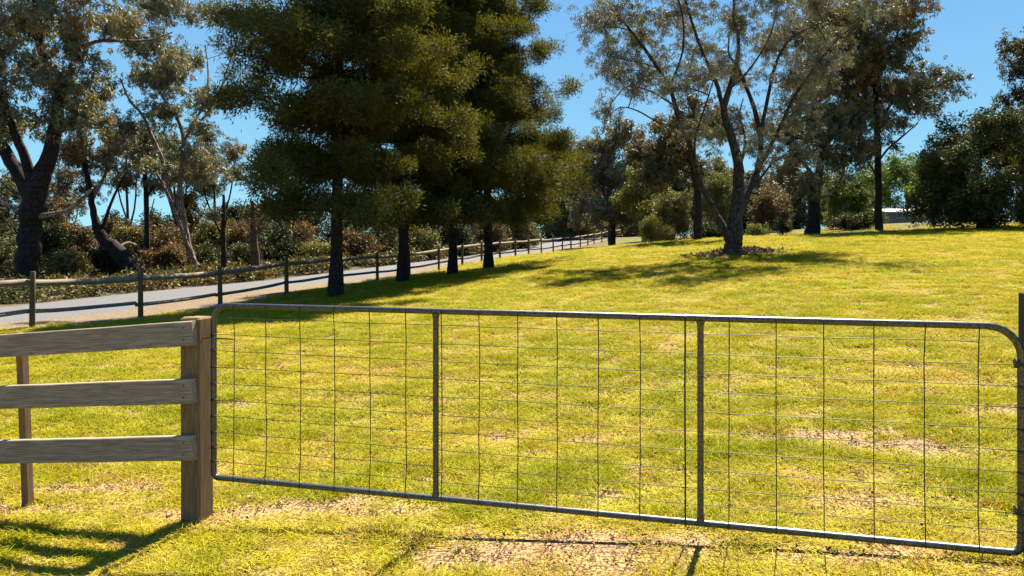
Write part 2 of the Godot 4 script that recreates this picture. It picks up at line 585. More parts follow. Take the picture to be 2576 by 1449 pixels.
func build_gate():
	var u := gate_dir()
	var L := GATE_A.distance_to(GATE_B)
	var H := 1.17
	var base := Vector3(GATE_A.x, EYE - 1.625, -GATE_A.y)
	var t := thing("wire_gate", base, "galvanised tube farm gate with wire mesh across the grass", "gate")
	var nrm := u.cross(Vector3.UP).normalized()
	if nrm.z < 0:
		nrm = -nrm
	t.transform = Transform3D(Basis(u, Vector3.UP, nrm), base)
	# round-cornered frame: a closed loop of bent tube
	var pts: Array = []
	var cs := [[0.0, 0.0, 0.035, PI], [0.0, H, 0.10, PI / 2], [L, H, 0.16, 0.0], [L, 0.0, 0.05, -PI / 2]]
	for c in cs:
		var r: float = c[2]
		var cc := Vector3(c[0] + (r if c[0] < 1.0 else -r), c[1] + (r if c[1] < 0.5 else -r), 0)
		for k in 7:
			var an: float = c[3] + PI / 2 - PI / 2 * k / 6.0
			pts.append(cc + Vector3(cos(an), sin(an), 0) * r)
	# order: bottom-left, top-left, top-right, bottom-right going clockwise
	var loop: Array = []
	for p in pts:
		loop.append(p)
	loop.append(pts[0])
	var st := newst()
	var rad: Array = []
	for p in loop:
		rad.append(0.0195)
	tube(st, loop, rad, 12, 0.0, false)
	part("frame", done(st), M.zinc, t)
	for s in [1.0 / 3.0, 2.0 / 3.0]:
		st = newst()
		tube(st, [Vector3(L * s, 0.012, 0), Vector3(L * s, 0.05, 0), Vector3(L * s, H - 0.05, 0), Vector3(L * s, H - 0.012, 0)], [0.024, 0.0185, 0.0185, 0.026], 12)
		part("stile", done(st), M.zinc, t)
	# mesh: upright wires where the photograph shows them, eleven or so level ones
	for xx in [590, 670, 757, 843, 932, 1022, 1112, 1206, 1303, 1402, 1505, 1610, 1724, 1833, 1953, 2072, 2198, 2325, 2461]:
		var q: float = (xx - 1288.0) / F
		var s := (-GATE_A.x + GATE_A.y * q) / (4.66 + 1.25 * q) * L
		st = newst()
		var p: Array = []
		var r: Array = []
		var thick: float = 0.0055 if xx == 1724 else 0.0031
		for k in 7:
			p.append(Vector3(s + rng.randf_range(-0.003, 0.003), lerpf(-0.015, H + 0.012, k / 6.0), 0.021 if k in [0, 6] else 0.004 + rng.randf_range(-0.003, 0.003)))
			r.append(thick)
		tube(st, p, r, 5)
		part("upright_wire", done(st), M.wire, t)
	var lev := [0.929, 0.83, 0.737, 0.643, 0.547, 0.451, 0.357, 0.263, 0.174, 0.094]
	for i in lev.size():
		st = newst()
		var p: Array = []
		var r: Array = []
		var s1 := L if i > 0 else 0.956 * L
		var s0 := 0.0 if i > 0 else 0.02 * L
		for k in 25:
			var f := k / 24.0
			p.append(Vector3(lerpf(s0, s1, f), lev[i] * H + sin(f * PI) * -0.006 + rng.randf_range(-0.003, 0.003), rng.randf_range(-0.002, 0.002)))
			r.append(0.0021)
		tube(st, p, r, 5)
		part("level_wire", done(st), M.wire, t)
		# the wire's end is wound round the end tubes
		for s in [s0, s1]:
			if i == 0:
				continue
			var stw := newst()
			var wp: Array = []
			var wr: Array = []
			for k in 15:
				var an := TAU * 1.5 * k / 14.0
				wp.append(Vector3(s + cos(an) * 0.022, lev[i] * H + (k - 7) * 0.0008, sin(an) * 0.022))
				wr.append(0.0022)
			tube(stw, wp, wr, 5)
			part("wire_tie", done(stw), M.wire, t)
	# latch: a hook of bent rod through the end post, and a chain hanging from it
	st = newst()
	tube(st, [Vector3(-0.12, 0.945, 0.06), Vector3(-0.02, 0.955, 0.03), Vector3(0.05, 0.95, 0.02), Vector3(0.16, 0.945, 0.008)], [0.006, 0.006, 0.006, 0.004], 7)
	part("latch", done(st), M.zinc, t)
	# hinge straps at the far end
	for y in [0.22, 0.98]:
		st = newst()
		tube(st, [Vector3(L - 0.03, y, 0.0), Vector3(L + 0.04, y, 0.0), Vector3(L + 0.10, y, -0.03)], [0.026, 0.014, 0.012], 8)
		part("hinge", done(st), M.wire, t)
	# the post that carries the hinges
	var c := Vector3(GATE_B.x, 0, -GATE_B.y) + u * 0.105 - nrm * 0.05
	var fb := gp(c.x, -c.z)
	var g := thing("gate_post", fb, "dark square timber post carrying the hinges of the wire gate", "post")
	part("post", post_mesh(0.16, px(2570, 735, 3.93).y - fb.y + 0.4, 0.01), M.old_post, g, Transform3D(Basis(u, Vector3.UP, nrm), Vector3(0, -0.4, 0)))
	st = newst()
	tube(st, [Vector3(0, 0.98 - 0.03, 0) - u * 0.076 + Vector3(0, base.y - fb.y + 0.02, 0) , Vector3(0, 0.98 - 0.03, 0) - u * 0.10 + Vector3(0, base.y - fb.y + 0.02, 0)], [0.02, 0.014], 8)
	part("hinge_bolt", done(st), M.wire, g)

# ---------------------------------------------------------------- the log-rail fence along the driveway
func build_road_fence():
	var f0 := gp(-14.04 + 0.3 * 12.4, 12.4)
	var t := thing("log_rail_fence", f0, "rustic fence of round log rails on posts along the gravel driveway", "fence")
	var zs := [9.7, 12.4, 15.1, 17.8, 20.6, 23.5, 26.4, 29.4, 32.3, 35.3, 38.3, 41.4, 44.5, 47.4, 50.6, 53.9, 57.0, 60.1, 63.4, 66.7, 70.0, 73.4, 77.0, 81.0, 85.0, 90.0]
	var tops: Array = []
	for z in zs:
		var p := gp(-14.04 + 0.3 * z + rng.randf_range(-0.05, 0.05), z)
		var hgt := 1.10 + rng.randf_range(-0.05, 0.06)
		var st := newst()
		var lean := Vector3(rng.randf_range(-0.03, 0.03), 0, rng.randf_range(-0.03, 0.03))
		var r := 0.058 + rng.randf_range(-0.006, 0.008)
		tube(st, [Vector3(0, -0.3, 0), Vector3(0, hgt * 0.5, 0) + lean * 0.5, Vector3(0, hgt - 0.02, 0) + lean, Vector3(0, hgt, 0) + lean], [r * 1.08, r, r * 0.95, r * 0.75], 9, 0.05)
		part("post", done(st), M.log_post, t, Transform3D(Basis(), p - f0))
		tops.append(p + lean)
	for i in zs.size() - 1:
		for lv in [[0.93, 0.070], [0.34, 0.045]]:
			var a: Vector3 = tops[i] + Vector3(-0.10, lv[0] + rng.randf_range(-0.03, 0.03), 0)
			var b: Vector3 = tops[i + 1] + Vector3(-0.10, lv[0] + rng.randf_range(-0.03, 0.03), 0)
			var dv := (b - a)
			var l := dv.length() - 0.02
			var st := newst()
			var pp: Array = []
			var rr: Array = []
			for k in 6:
				pp.append(Vector3(l * k / 5.0, sin(PI * k / 5.0) * -0.02 + rng.randf_range(-0.006, 0.006), 0))
				rr.append(lv[1] * rng.randf_range(0.93, 1.05))
			tube(st, pp, rr, 9, 0.05)
			var x := dv.normalized()
			var z := x.cross(Vector3.UP).normalized()
			part("rail", done(st), M.log_wood, t, Transform3D(Basis(x, z.cross(x), z), a - f0))

# ---------------------------------------------------------------- trees
# limbs: [[column, row, width], ...] read at distance d; spread: how far limbs and foliage reach towards and away from the viewer (m)
func tree(called: String, label: String, category: String, group: String, d: float, limbs: Array, blobs: Array, o: Dictionary) -> Node3D:
	var x0: float = (limbs[0][0][0] - 1288.0) / F * d
	var base := gp(x0, d)
	var t := thing(called, base, label, category, group)
	var s := d / F
	var spread: float = o.get("spread", 2.0)
	var joints: Array = []      # points on the wood that foliage can hang from
	for i in limbs.size():
		var pts: Array = []
		var rad: Array = []
		var l: Array = limbs[i]
		var z1 := 0.0
		var zr := 0.0
		if i > 0:
			z1 = rng.randf_range(-1, 1) * spread * 0.55
			# start where the nearest earlier wood is
			var p0 := px(l[0][0], l[0][1], d) - base
			var best := 1e9
			for j in joints:
				var q := Vector2(j.x - p0.x, j.y - p0.y).length()
				if q < best:
					best = q
					zr = j.z
		for k in l.size():
			var p := px(l[k][0], l[k][1], d) - base
			var f := float(k) / maxf(1.0, l.size() - 1)
			p.z = 0.0 if i == 0 else lerpf(zr, zr + z1, f)
			if i == 0 and k == 0:
				p.y = -0.2
			pts.append(p)
			rad.append(l[k][2] * 0.5 * s * o.get("slim", 1.0))
		if i == 0 and o.get("flare", 0.0) > 0.0:
			rad[0] *= 1.0 + o.flare
			pts.insert(1, pts[0].lerp(pts[1], 0.35))
			rad.insert(1, rad[0] * 0.72)
		var sm := smooth(pts, rad, 4)
		for k in sm[0].size():
			if k > 0:
				sm[0][k] += Vector3(rng.randf_range(-1, 1), 0, rng.randf_range(-1, 1)) * sm[1][k] * 0.14
		var st := newst()
		tube(st, sm[0], sm[1], 12 if i == 0 else 8, 0.06)
		part("trunk" if i == 0 else "limb", done(st), o.get("bark", M.bark_grey) if not (o.has("pale_limbs") and i in o.pale_limbs) else M.bark_pale, t)
		var from := 0 if i > 0 else int(sm[0].size() * 0.45)
		for k in range(from, sm[0].size()):
			joints.append(sm[0][k])
	# twigs to the leaf masses
	var tw := newst()
	var total := 0.0
	for b in blobs:
		total += b[2] * b[3]
	var count: int = o.get("count", 800)
	var per := {}
	var size: float = o.get("size", 0.55)
	var kinds: Array = clumps[o.get("leaf", "gum")]
	var xf: Array = []
	var cl: Array = []
	var base_col: Color = o.get("col", Color(0.10, 0.12, 0.06))
	var alt_col: Color = o.get("alt", Color(0.2, 0.14, 0.05))
	var tr: float = o.get("twig", 0.03)
	var gap: float = o.get("gap", 0.05)
	var fs: float = 0.28 / size
	for b in blobs:
		var c := px(b[0], b[1], d) - base
		var rx: float = b[2] * s
		var ry: float = b[3] * s
		var rz: float = minf((rx + ry) * 0.6, spread)
		c.z = rng.randf_range(-1, 1) * spread * 0.6 if b.size() < 5 or b[4] == null else float(b[4])
		var j: Vector3 = joints[0]
		var best := 1e9
		for q in joints:
			var dd: float = (q - c).length() + maxf(0.0, q.y - c.y) * 0.6
			if dd < best:
				best = dd
				j = q
		var mid := j.lerp(c, 0.5) + Vector3(rng.randf_range(-1, 1), rng.randf_range(0.0, 0.6), rng.randf_range(-1, 1)) * best * 0.12
		var cp := smooth([j, mid, c], [tr, tr * 0.75, tr * 0.5], 4)
		tube(tw, cp[0], cp[1], 5, 0.0, false)
		var ends: Array = []
		var nt: int = o.get("twigs", 7)
		for k in nt:
			var e := Vector3(rng.randfn(), rng.randfn() * 0.9 + 0.25, rng.randfn()).normalized() * Vector3(rx, ry, rz) * rng.randf_range(0.6, 1.18)
			var from: Vector3 = cp[0][rng.randi_range(3, cp[0].size() - 1)]
			var m2 := from.lerp(c + e, 0.5) + Vector3(rng.randf_range(-1, 1), rng.randf_range(-0.3, 1), rng.randf_range(-1, 1)) * e.length() * 0.16
			var c2 := smooth([from, m2, c + e], [tr * 0.45, tr * 0.3, tr * 0.14], 3)
			tube(tw, c2[0], c2[1], 4, 0.0, false)
			for q in c2[0]:
				ends.append(q)
			for kk in 3:
				var f2: Vector3 = c2[0][rng.randi_range(2, c2[0].size() - 1)]
				var e2 := f2 + Vector3(rng.randfn(), rng.randfn() * 0.8, rng.randfn()).limit_length(1.4) * (rx + ry) * 0.16
				tube(tw, [f2, f2.lerp(e2, 0.5) + Vector3(0, 0.03, 0), e2], [tr * 0.2, tr * 0.14, tr * 0.08], 3, 0.0, false)
				ends.append(e2)
		var n := int(count * b[2] * b[3] / total * rng.randf_range(0.85, 1.15))
		var kin := rng.randf()
		for k in n:
			var p: Vector3
			if rng.randf() < o.get("on_twig", 0.72):
				p = ends[rng.randi_range(0, ends.size() - 1)] + Vector3(rng.randfn(), rng.randfn(), rng.randfn()).limit_length(2.0) * size * 0.36
			else:
				p = c + (Vector3(rng.randfn(), rng.randfn(), rng.randfn()) * 0.55).limit_length(1.05) * Vector3(rx, ry, rz)
			if 0.45 * n_mid.get_noise_3d(p.x * 1.3 + base.x, p.y * 1.3, p.z * 1.3) + 0.9 * n_fine.get_noise_3d(p.x * fs + base.x, p.y * fs, p.z * fs) < -0.25 + gap:
				continue
			if p.y < 0.1:
				continue
			var w := size * rng.randf_range(0.6, 1.25)
			var bs := Basis(Vector3.UP, rng.randf() * TAU) * Basis(Vector3.RIGHT, rng.randfn() * 0.35) * Basis(Vector3.BACK, rng.randfn() * 0.35)
			xf.append(Transform3D(bs.scaled(Vector3(w, w, w)), p))
			var mix := clampf(n_mid.get_noise_3d(p.x * 0.8, p.y * 0.8 + 50.0, p.z * 0.8 + base.x) * 1.4 + (kin - 0.5) * 0.6 + rng.randf_range(-0.2, 0.2), 0.0, 1.0)
			cl.append(base_col.lerp(alt_col, mix) * rng.randf_range(0.75, 1.12))
	part("twigs", done(tw), o.get("twig_mat", o.get("bark", M.bark_grey)), t)
	part("crown", bake(kinds, xf, cl), o.get("leafmat", M.leaf_gum), t)
	return t

func conifer(label: String, xx: float, d: float, hgt: float, rad: float, r0: float, lean: float, seed_: int, count: int, low: float):
	rng.seed = seed_
	var base := gp((xx - 1288.0) / F * d, d)
	var t := thing("conifer_tree", base, label, "tree", "dark conifers in a row beside the driveway fence")
	var st := newst()
	var pts: Array = []
	var rr: Array = []
	for k in 12:
		var f := k / 11.0
		pts.append(Vector3(lean * f * hgt + sin(f * 7.0 + seed_) * 0.05, -0.2 + f * (hgt + 0.2), cos(f * 5.0 + seed_) * 0.05))
		rr.append(r0 * (1.0 - f * 0.93) * (1.35 if k == 0 else 1.0))
	var sm := smooth(pts, rr, 3)
	tube(st, sm[0], sm[1], 12, 0.14)
	part("trunk", done(st), M.bark_dark, t)
	var bs := newst()
	var xf: Array = []
	var cl: Array = []
	var nb := 105
	var per := float(count) / (nb * 3.0)
	for i in nb:
		var f := pow((i + 0.5) / nb, 0.85)
		var y := lerpf(low, hgt * 0.985, f)
		y = maxf(low, lerpf(y, roundf(y / 1.25) * 1.25 + rng.randf_range(-0.12, 0.12), 0.75))
		var prof := pow(1.0 - f, 0.62) * (0.72 + 0.28 * smoothstep(0.0, 0.10, f))
		var az := i * 2.39996 + rng.randf_range(-0.35, 0.35)
		var lobe := 0.84 + 0.80 * n_mid.get_noise_2d(cos(az) * 1.6 + seed_ * 3.0, y * 0.55 + sin(az) * 1.6)
		var l := maxf(0.4, rad * prof * lobe * rng.randf_range(0.82, 1.08))
		var dirv := Vector3(cos(az), 0, sin(az))
		var rise := lerpf(-0.10, 0.55, f) + rng.randf_range(-0.08, 0.1)
		var p0 := Vector3(lean * y, y, 0)
		var p1 := p0 + dirv * l * 0.5 + Vector3(0, l * rise * 0.35, 0)
		var p2 := p0 + dirv * l + Vector3(0, l * rise, 0)
		var c := smooth([p0, p1, p2], [0.05 * (1.1 - f), 0.032 * (1.1 - f), 0.008], 4)
		tube(bs, c[0], c[1], 5, 0.0, false)
		# billows of foliage along the outer part of the branch
		var np := 2 + int(l / 0.75)
		for b in np:
			var g := 1.0 - 0.78 * pow(float(b) / np, 0.9) + rng.randf_range(-0.06, 0.06)
			var q: Vector3 = p0.lerp(p1, g * 2.0) if g < 0.5 else p1.lerp(p2, g * 2.0 - 1.0)
			q += Vector3(rng.randfn(), rng.randfn() * 0.4 + 0.3, rng.randfn()) * 0.16 * l * (0.4 if b == 0 else 1.0)
			var pr := rng.randf_range(0.30, 0.62) * (1.0 - 0.35 * f)
			for k in int(per * 3.0 * 0.32 * (pr / 0.42) * (pr / 0.42)):
				var e := Vector3(rng.randfn(), rng.randfn() * 0.8, rng.randfn()).normalized()
				var at := q + e * Vector3(pr, pr * 0.56, pr) * pow(rng.randf(), 0.35)
				if at.y < low * 0.7:
					continue
				var w := rng.randf_range(0.34, 0.6)
				var grow := (dirv * 0.35 + e * 0.6 + Vector3(0, rng.randf_range(0.0, 0.6), 0)).normalized()
				var side := grow.cross(Vector3(rng.randfn(), rng.randfn(), rng.randfn())).normalized()
				xf.append(Transform3D(Basis(side, grow, side.cross(grow)).scaled(Vector3(w, w, w)), at))
				cl.append(Color(0.074, 0.079, 0.024) * rng.randf_range(0.85, 1.15))
	part("branches", done(bs), M.bark_dark, t)
	part("crown", bake(clumps.con, xf, cl), M.leaf_con, t)

func build_conifers():
	conifer("tall dark conifer with bare straight trunk, first of the row from the wire gate", 850, 21.6, 14.2, 3.8, 0.185, 0.0, 11, 6400, 2.1)
	conifer("tall dark conifer, second of the row from the wire gate", 1015, 26.4, 15.0, 3.7, 0.185, 0.0, 12, 6400, 2.0)
	conifer("tall dark conifer, third of the row from the wire gate", 1137, 29.5, 15.5, 3.8, 0.175, 0.0, 13, 6400, 2.1)
	conifer("tall dark conifer, last of the row before the open paddock", 1226, 32.0, 15.0, 5.0, 0.185, 0.0, 14, 6400, 1.9)

func build_hero():
	rng.seed = 31
	tree("gum_tree", "spreading gum tree with several grey limbs and thin crown standing alone in paddock", "tree", "", 27.0,
		[[[1842, 645, 100], [1845, 612, 84], [1848, 580, 74], [1853, 510, 62], [1858, 430, 48], [1842, 350, 40], [1822, 282, 34], [1834, 225, 28], [1852, 165, 22], [1858, 100, 16], [1846, 25, 12], [1850, -60, 6]],
		[[1838, 606, 50], [1808, 556, 36], [1786, 515, 32], [1759, 462, 29], [1748, 425, 27], [1724, 350, 24], [1699, 290, 22], [1678, 225, 19], [1619, 135, 15], [1584, 90, 11], [1540, 40, 6]],
		[[1852, 545, 46], [1886, 482, 36], [1916, 425, 30], [1930, 350, 26], [1920, 262, 22], [1904, 200, 18], [1888, 145, 15], [1868, 100, 10], [1880, 20, 6]],
		[[1822, 284, 24], [1799, 200, 19], [1769, 135, 15], [1744, 65, 12], [1722, -10, 8], [1700, -80, 5]],
		[[1930, 330, 20], [1945, 250, 18], [1964, 155, 15], [1999, 90, 11], [2050, 62, 7], [2100, 40, 4]],
		[[1918, 425, 20], [1955, 340, 18], [1985, 260, 15], [2020, 195, 11], [2075, 120, 7], [2130, 70, 4]],
		[[1690, 270, 11], [1668, 250, 9], [1624, 222, 8], [1574, 216, 6], [1524, 285, 3]],
		[[1712, 320, 10], [1659, 312, 8], [1604, 280, 7], [1559, 270, 5], [1520, 302, 3]],
		[[1858, 430, 16], [1885, 350, 13], [1880, 280, 9], [1900, 230, 6]],
		[[1890, 480, 15], [1925, 440, 12], [1960, 400, 10], [2000, 380, 6]],
		[[1678, 225, 13], [1700, 150, 10], [1690, 70, 8], [1650, 0, 5]],
		[[1748, 425, 12], [1735, 360, 10], [1745, 300, 8], [1760, 230, 5]],
		[[1834, 225, 13], [1880, 180, 10], [1930, 100, 8], [1950, 20, 5]]],
		[[1495, 100, 55, 60], [1480, 40, 50, 55], [1510, 180, 50, 45], [2140, 110, 60, 60], [2110, 190, 55, 50], [1560, 30, 80, 70], [1620, 70, 80, 70], [1540, 150, 60, 45], [1570, 220, 65, 45], [1520, 280, 40, 35], [1650, 160, 75, 65], [1700, 20, 90, 80], [1640, -50, 110, 60], [1760, 90, 80, 70], [1800, -20, 90, 80], [1760, -90, 120, 60], [1860, 60, 80, 80],
		[1920, 0, 90, 80], [1900, -90, 120, 60], [1960, 100, 80, 70], [2020, 40, 90, 70], [2080, 90, 80, 70], [2130, 40, 70, 60], [2050, -40, 100, 60], [1990, 190, 75, 60], [2060, 180, 70, 60], [1890, 170, 70, 60], [1800, 180, 60, 50], [1720, 220, 60, 45],
		[1850, 320, 75, 60], [1900, 380, 60, 45], [1780, 330, 55, 45], [1960, 310, 75, 60], [2020, 290, 60, 50], [1640, 250, 50, 35], [1720, 330, 45, 40], [1990, 400, 45, 35]],
		{"spread": 4.2, "bark": M.bark_grey, "leaf": "fine", "count": 8200, "size": 0.38, "col": Color(0.17, 0.165, 0.125), "alt": Color(0.25, 0.21, 0.155), "twig": 0.026, "twigs": 16, "gap": 0.10, "flare": 0.12, "on_twig": 0.8, "slim": 0.53})

func build_gums_by_road():
	rng.seed = 41
	tree("gum_tree", "massive dark-trunked gum forking low beyond the driveway", "tree", "", 27.9,
		[[[66, 725, 84], [70, 640, 74], [76, 560, 70], [90, 480, 74], [118, 410, 52], [142, 310, 44], [146, 250, 38], [122, 170, 34], [98, 100, 30], [90, 0, 24], [84, -120, 16], [90, -220, 8]],
		[[78, 500, 56], [44, 440, 46], [4, 372, 40], [-40, 300, 32], [-80, 200, 20], [-100, 80, 10]],
		[[88, 490, 40], [74, 400, 32], [60, 330, 26], [40, 240, 20], [30, 140, 12], [40, 40, 6]],
		[[140, 300, 24], [180, 142, 16], [225, 97, 14], [300, 92, 11], [352, 84, 7], [400, 60, 4]],
		[[92, 545, 22], [140, 538, 17], [178, 528, 14], [215, 500, 12], [243, 474, 7]],
		[[60, 540, 18], [20, 518, 14], [-20, 500, 9]],
		[[146, 250, 16], [170, 190, 12], [160, 120, 9], [175, 30, 6]]],
		[[40, 60, 80, 70], [130, 190, 80, 70], [60, 240, 80, 70], [200, 220, 80, 60], [10, 160, 60, 70], [180, 50, 90, 60], [265, 40, 70, 45], [205, 140, 60, 50], [30, 330, 45, 40], [150, 310, 60, 50], [-60, 150, 90, 110], [-20, 260, 60, 60], [100, -40, 120, 60], [230, -40, 90, 60], [330, 70, 60, 40], [-60, 20, 100, 80], [210, 300, 60, 45]],
		{"spread": 3.6, "bark": M.bark_dark, "pale_limbs": [3, 4, 5], "leaf": "gum", "count": 6000, "size": 0.44, "col": Color(0.15, 0.155, 0.10), "alt": Color(0.32, 0.23, 0.09), "twig": 0.03, "twigs": 8, "gap": 0.08, "flare": 0.06, "slim": 0.74})
	rng.seed = 42
	tree("gum_tree", "slender pale-barked gum with twin leaning stems beyond the driveway", "tree", "", 36.0,
		[[[494, 700, 26], [488, 665, 24], [470, 600, 20], [458, 530, 18], [452, 480, 17], [458, 400, 15], [460, 340, 13], [440, 285, 11], [402, 230, 8], [394, 150, 5]],
		[[458, 530, 13], [428, 478, 12], [410, 400, 13], [386, 345, 12], [362, 290, 10], [332, 255, 7], [310, 200, 4]],
		[[458, 370, 12], [482, 325, 10], [522, 288, 8], [560, 220, 6], [592, 165, 4], [600, 90, 2]],
		[[470, 335, 8], [500, 260, 7], [500, 180, 6], [480, 90, 4]],
		[[480, 640, 14], [462, 560, 12], [450, 500, 11], [430, 440, 7]],
		[[560, 220, 5], [580, 120, 4], [600, 50, 3], [570, -20, 2]]],
		[[420, 130, 70, 45], [485, 52, 60, 30], [400, 200, 60, 45], [470, 190, 55, 45], [350, 180, 60, 45], [330, 100, 60, 45], [420, 290, 65, 45], [520, 250, 45, 35], [592, 250, 30, 24], [390, 420, 70, 45], [330, 400, 65, 45], [470, 430, 65, 40], [555, 440, 50, 35], [300, 330, 60, 45], [560, 110, 28, 18], [440, 20, 60, 40], [510, 400, 50, 40], [545, 340, 30, 24], [370, 0, 60, 40]],
		{"spread": 3.5, "bark": M.bark_pale, "leaf": "gum", "count": 5600, "size": 0.44, "col": Color(0.17, 0.175, 0.115), "alt": Color(0.33, 0.25, 0.11), "twig": 0.022, "twigs": 9, "gap": 0.12, "slim": 0.75})
	rng.seed = 43
	tree("gum_tree", "crooked gum with black leaning butt and pale upright stem among the scrub", "tree", "", 33.0,
		[[[352, 720, 46], [338, 685, 42], [292, 630, 38], [252, 592, 28], [236, 540, 16], [226, 480, 14], [212, 400, 12], [206, 340, 9], [215, 280, 5]],
		[[292, 632, 14], [310, 612, 10], [330, 625, 7]],
		[[232, 500, 9], [250, 440, 8], [262, 380, 6], [290, 320, 4]],
		[[252, 592, 12], [262, 540, 8], [280, 480, 6], [300, 430, 4]]],
		[[250, 300, 65, 50], [230, 380, 50, 45], [290, 250, 70, 45], [200, 400, 40, 45], [290, 390, 50, 40], [170, 420, 40, 40]],
		{"spread": 2.6, "bark": M.bark_dark, "pale_limbs": [1, 2], "leaf": "gum", "count": 900, "size": 0.5, "col": Color(0.12, 0.12, 0.07), "alt": Color(0.30, 0.19, 0.07), "twig": 0.022, "twigs": 7, "gap": 0.15})
	rng.seed = 44
	tree("gum_tree", "thin dark straight gum stem standing between the scrub bushes", "tree", "", 38.0,
		[[[376, 700, 15], [370, 600, 13], [367, 480, 12], [360, 400, 9], [352, 330, 5]], [[368, 500, 6], [390, 440, 5], [410, 390, 3]], [[365, 450, 6], [340, 400, 4], [320, 360, 3]]],
		[[370, 350, 60, 45], [330, 460, 45, 28], [310, 380, 45, 35], [420, 370, 45, 35]],
		{"spread": 2.4, "bark": M.bark_dark, "leaf": "gum", "count": 700, "size": 0.5, "col": Color(0.10, 0.11, 0.06), "alt": Color(0.24, 0.16, 0.06), "twig": 0.02, "twigs": 7, "gap": 0.15})
	rng.seed = 45
	tree("dead_tree", "slender dead black stem with snapped top behind the log-rail fence", "tree", "", 33.0,
		[[[564, 720, 15], [563, 640, 13], [561, 560, 11], [563, 490, 6]], [[562, 600, 6], [545, 560, 5], [530, 520, 3]], [[562, 580, 5], [580, 545, 3]]],
		[[545, 540, 24, 20]], {"spread": 0.8, "bark": M.bark_dark, "leaf": "fine", "count": 60, "size": 0.4, "col": Color(0.08, 0.08, 0.05), "alt": Color(0.16, 0.1, 0.05), "twig": 0.012, "twigs": 7})
	rng.seed = 46
	tree("dead_tree", "reddish brown dead trunk rising from scrub behind the conifer row", "tree", "", 34.5,
		[[[646, 710, 26], [640, 620, 20], [637, 560, 15], [634, 505, 6]], [[640, 600, 8], [655, 560, 5], [668, 530, 3]]],
		[[655, 550, 24, 20]], {"spread": 0.8, "bark": M.bark_red, "leaf": "fine", "count": 50, "size": 0.4, "col": Color(0.12, 0.08, 0.05), "alt": Color(0.16, 0.1, 0.05), "twig": 0.012, "twigs": 7})

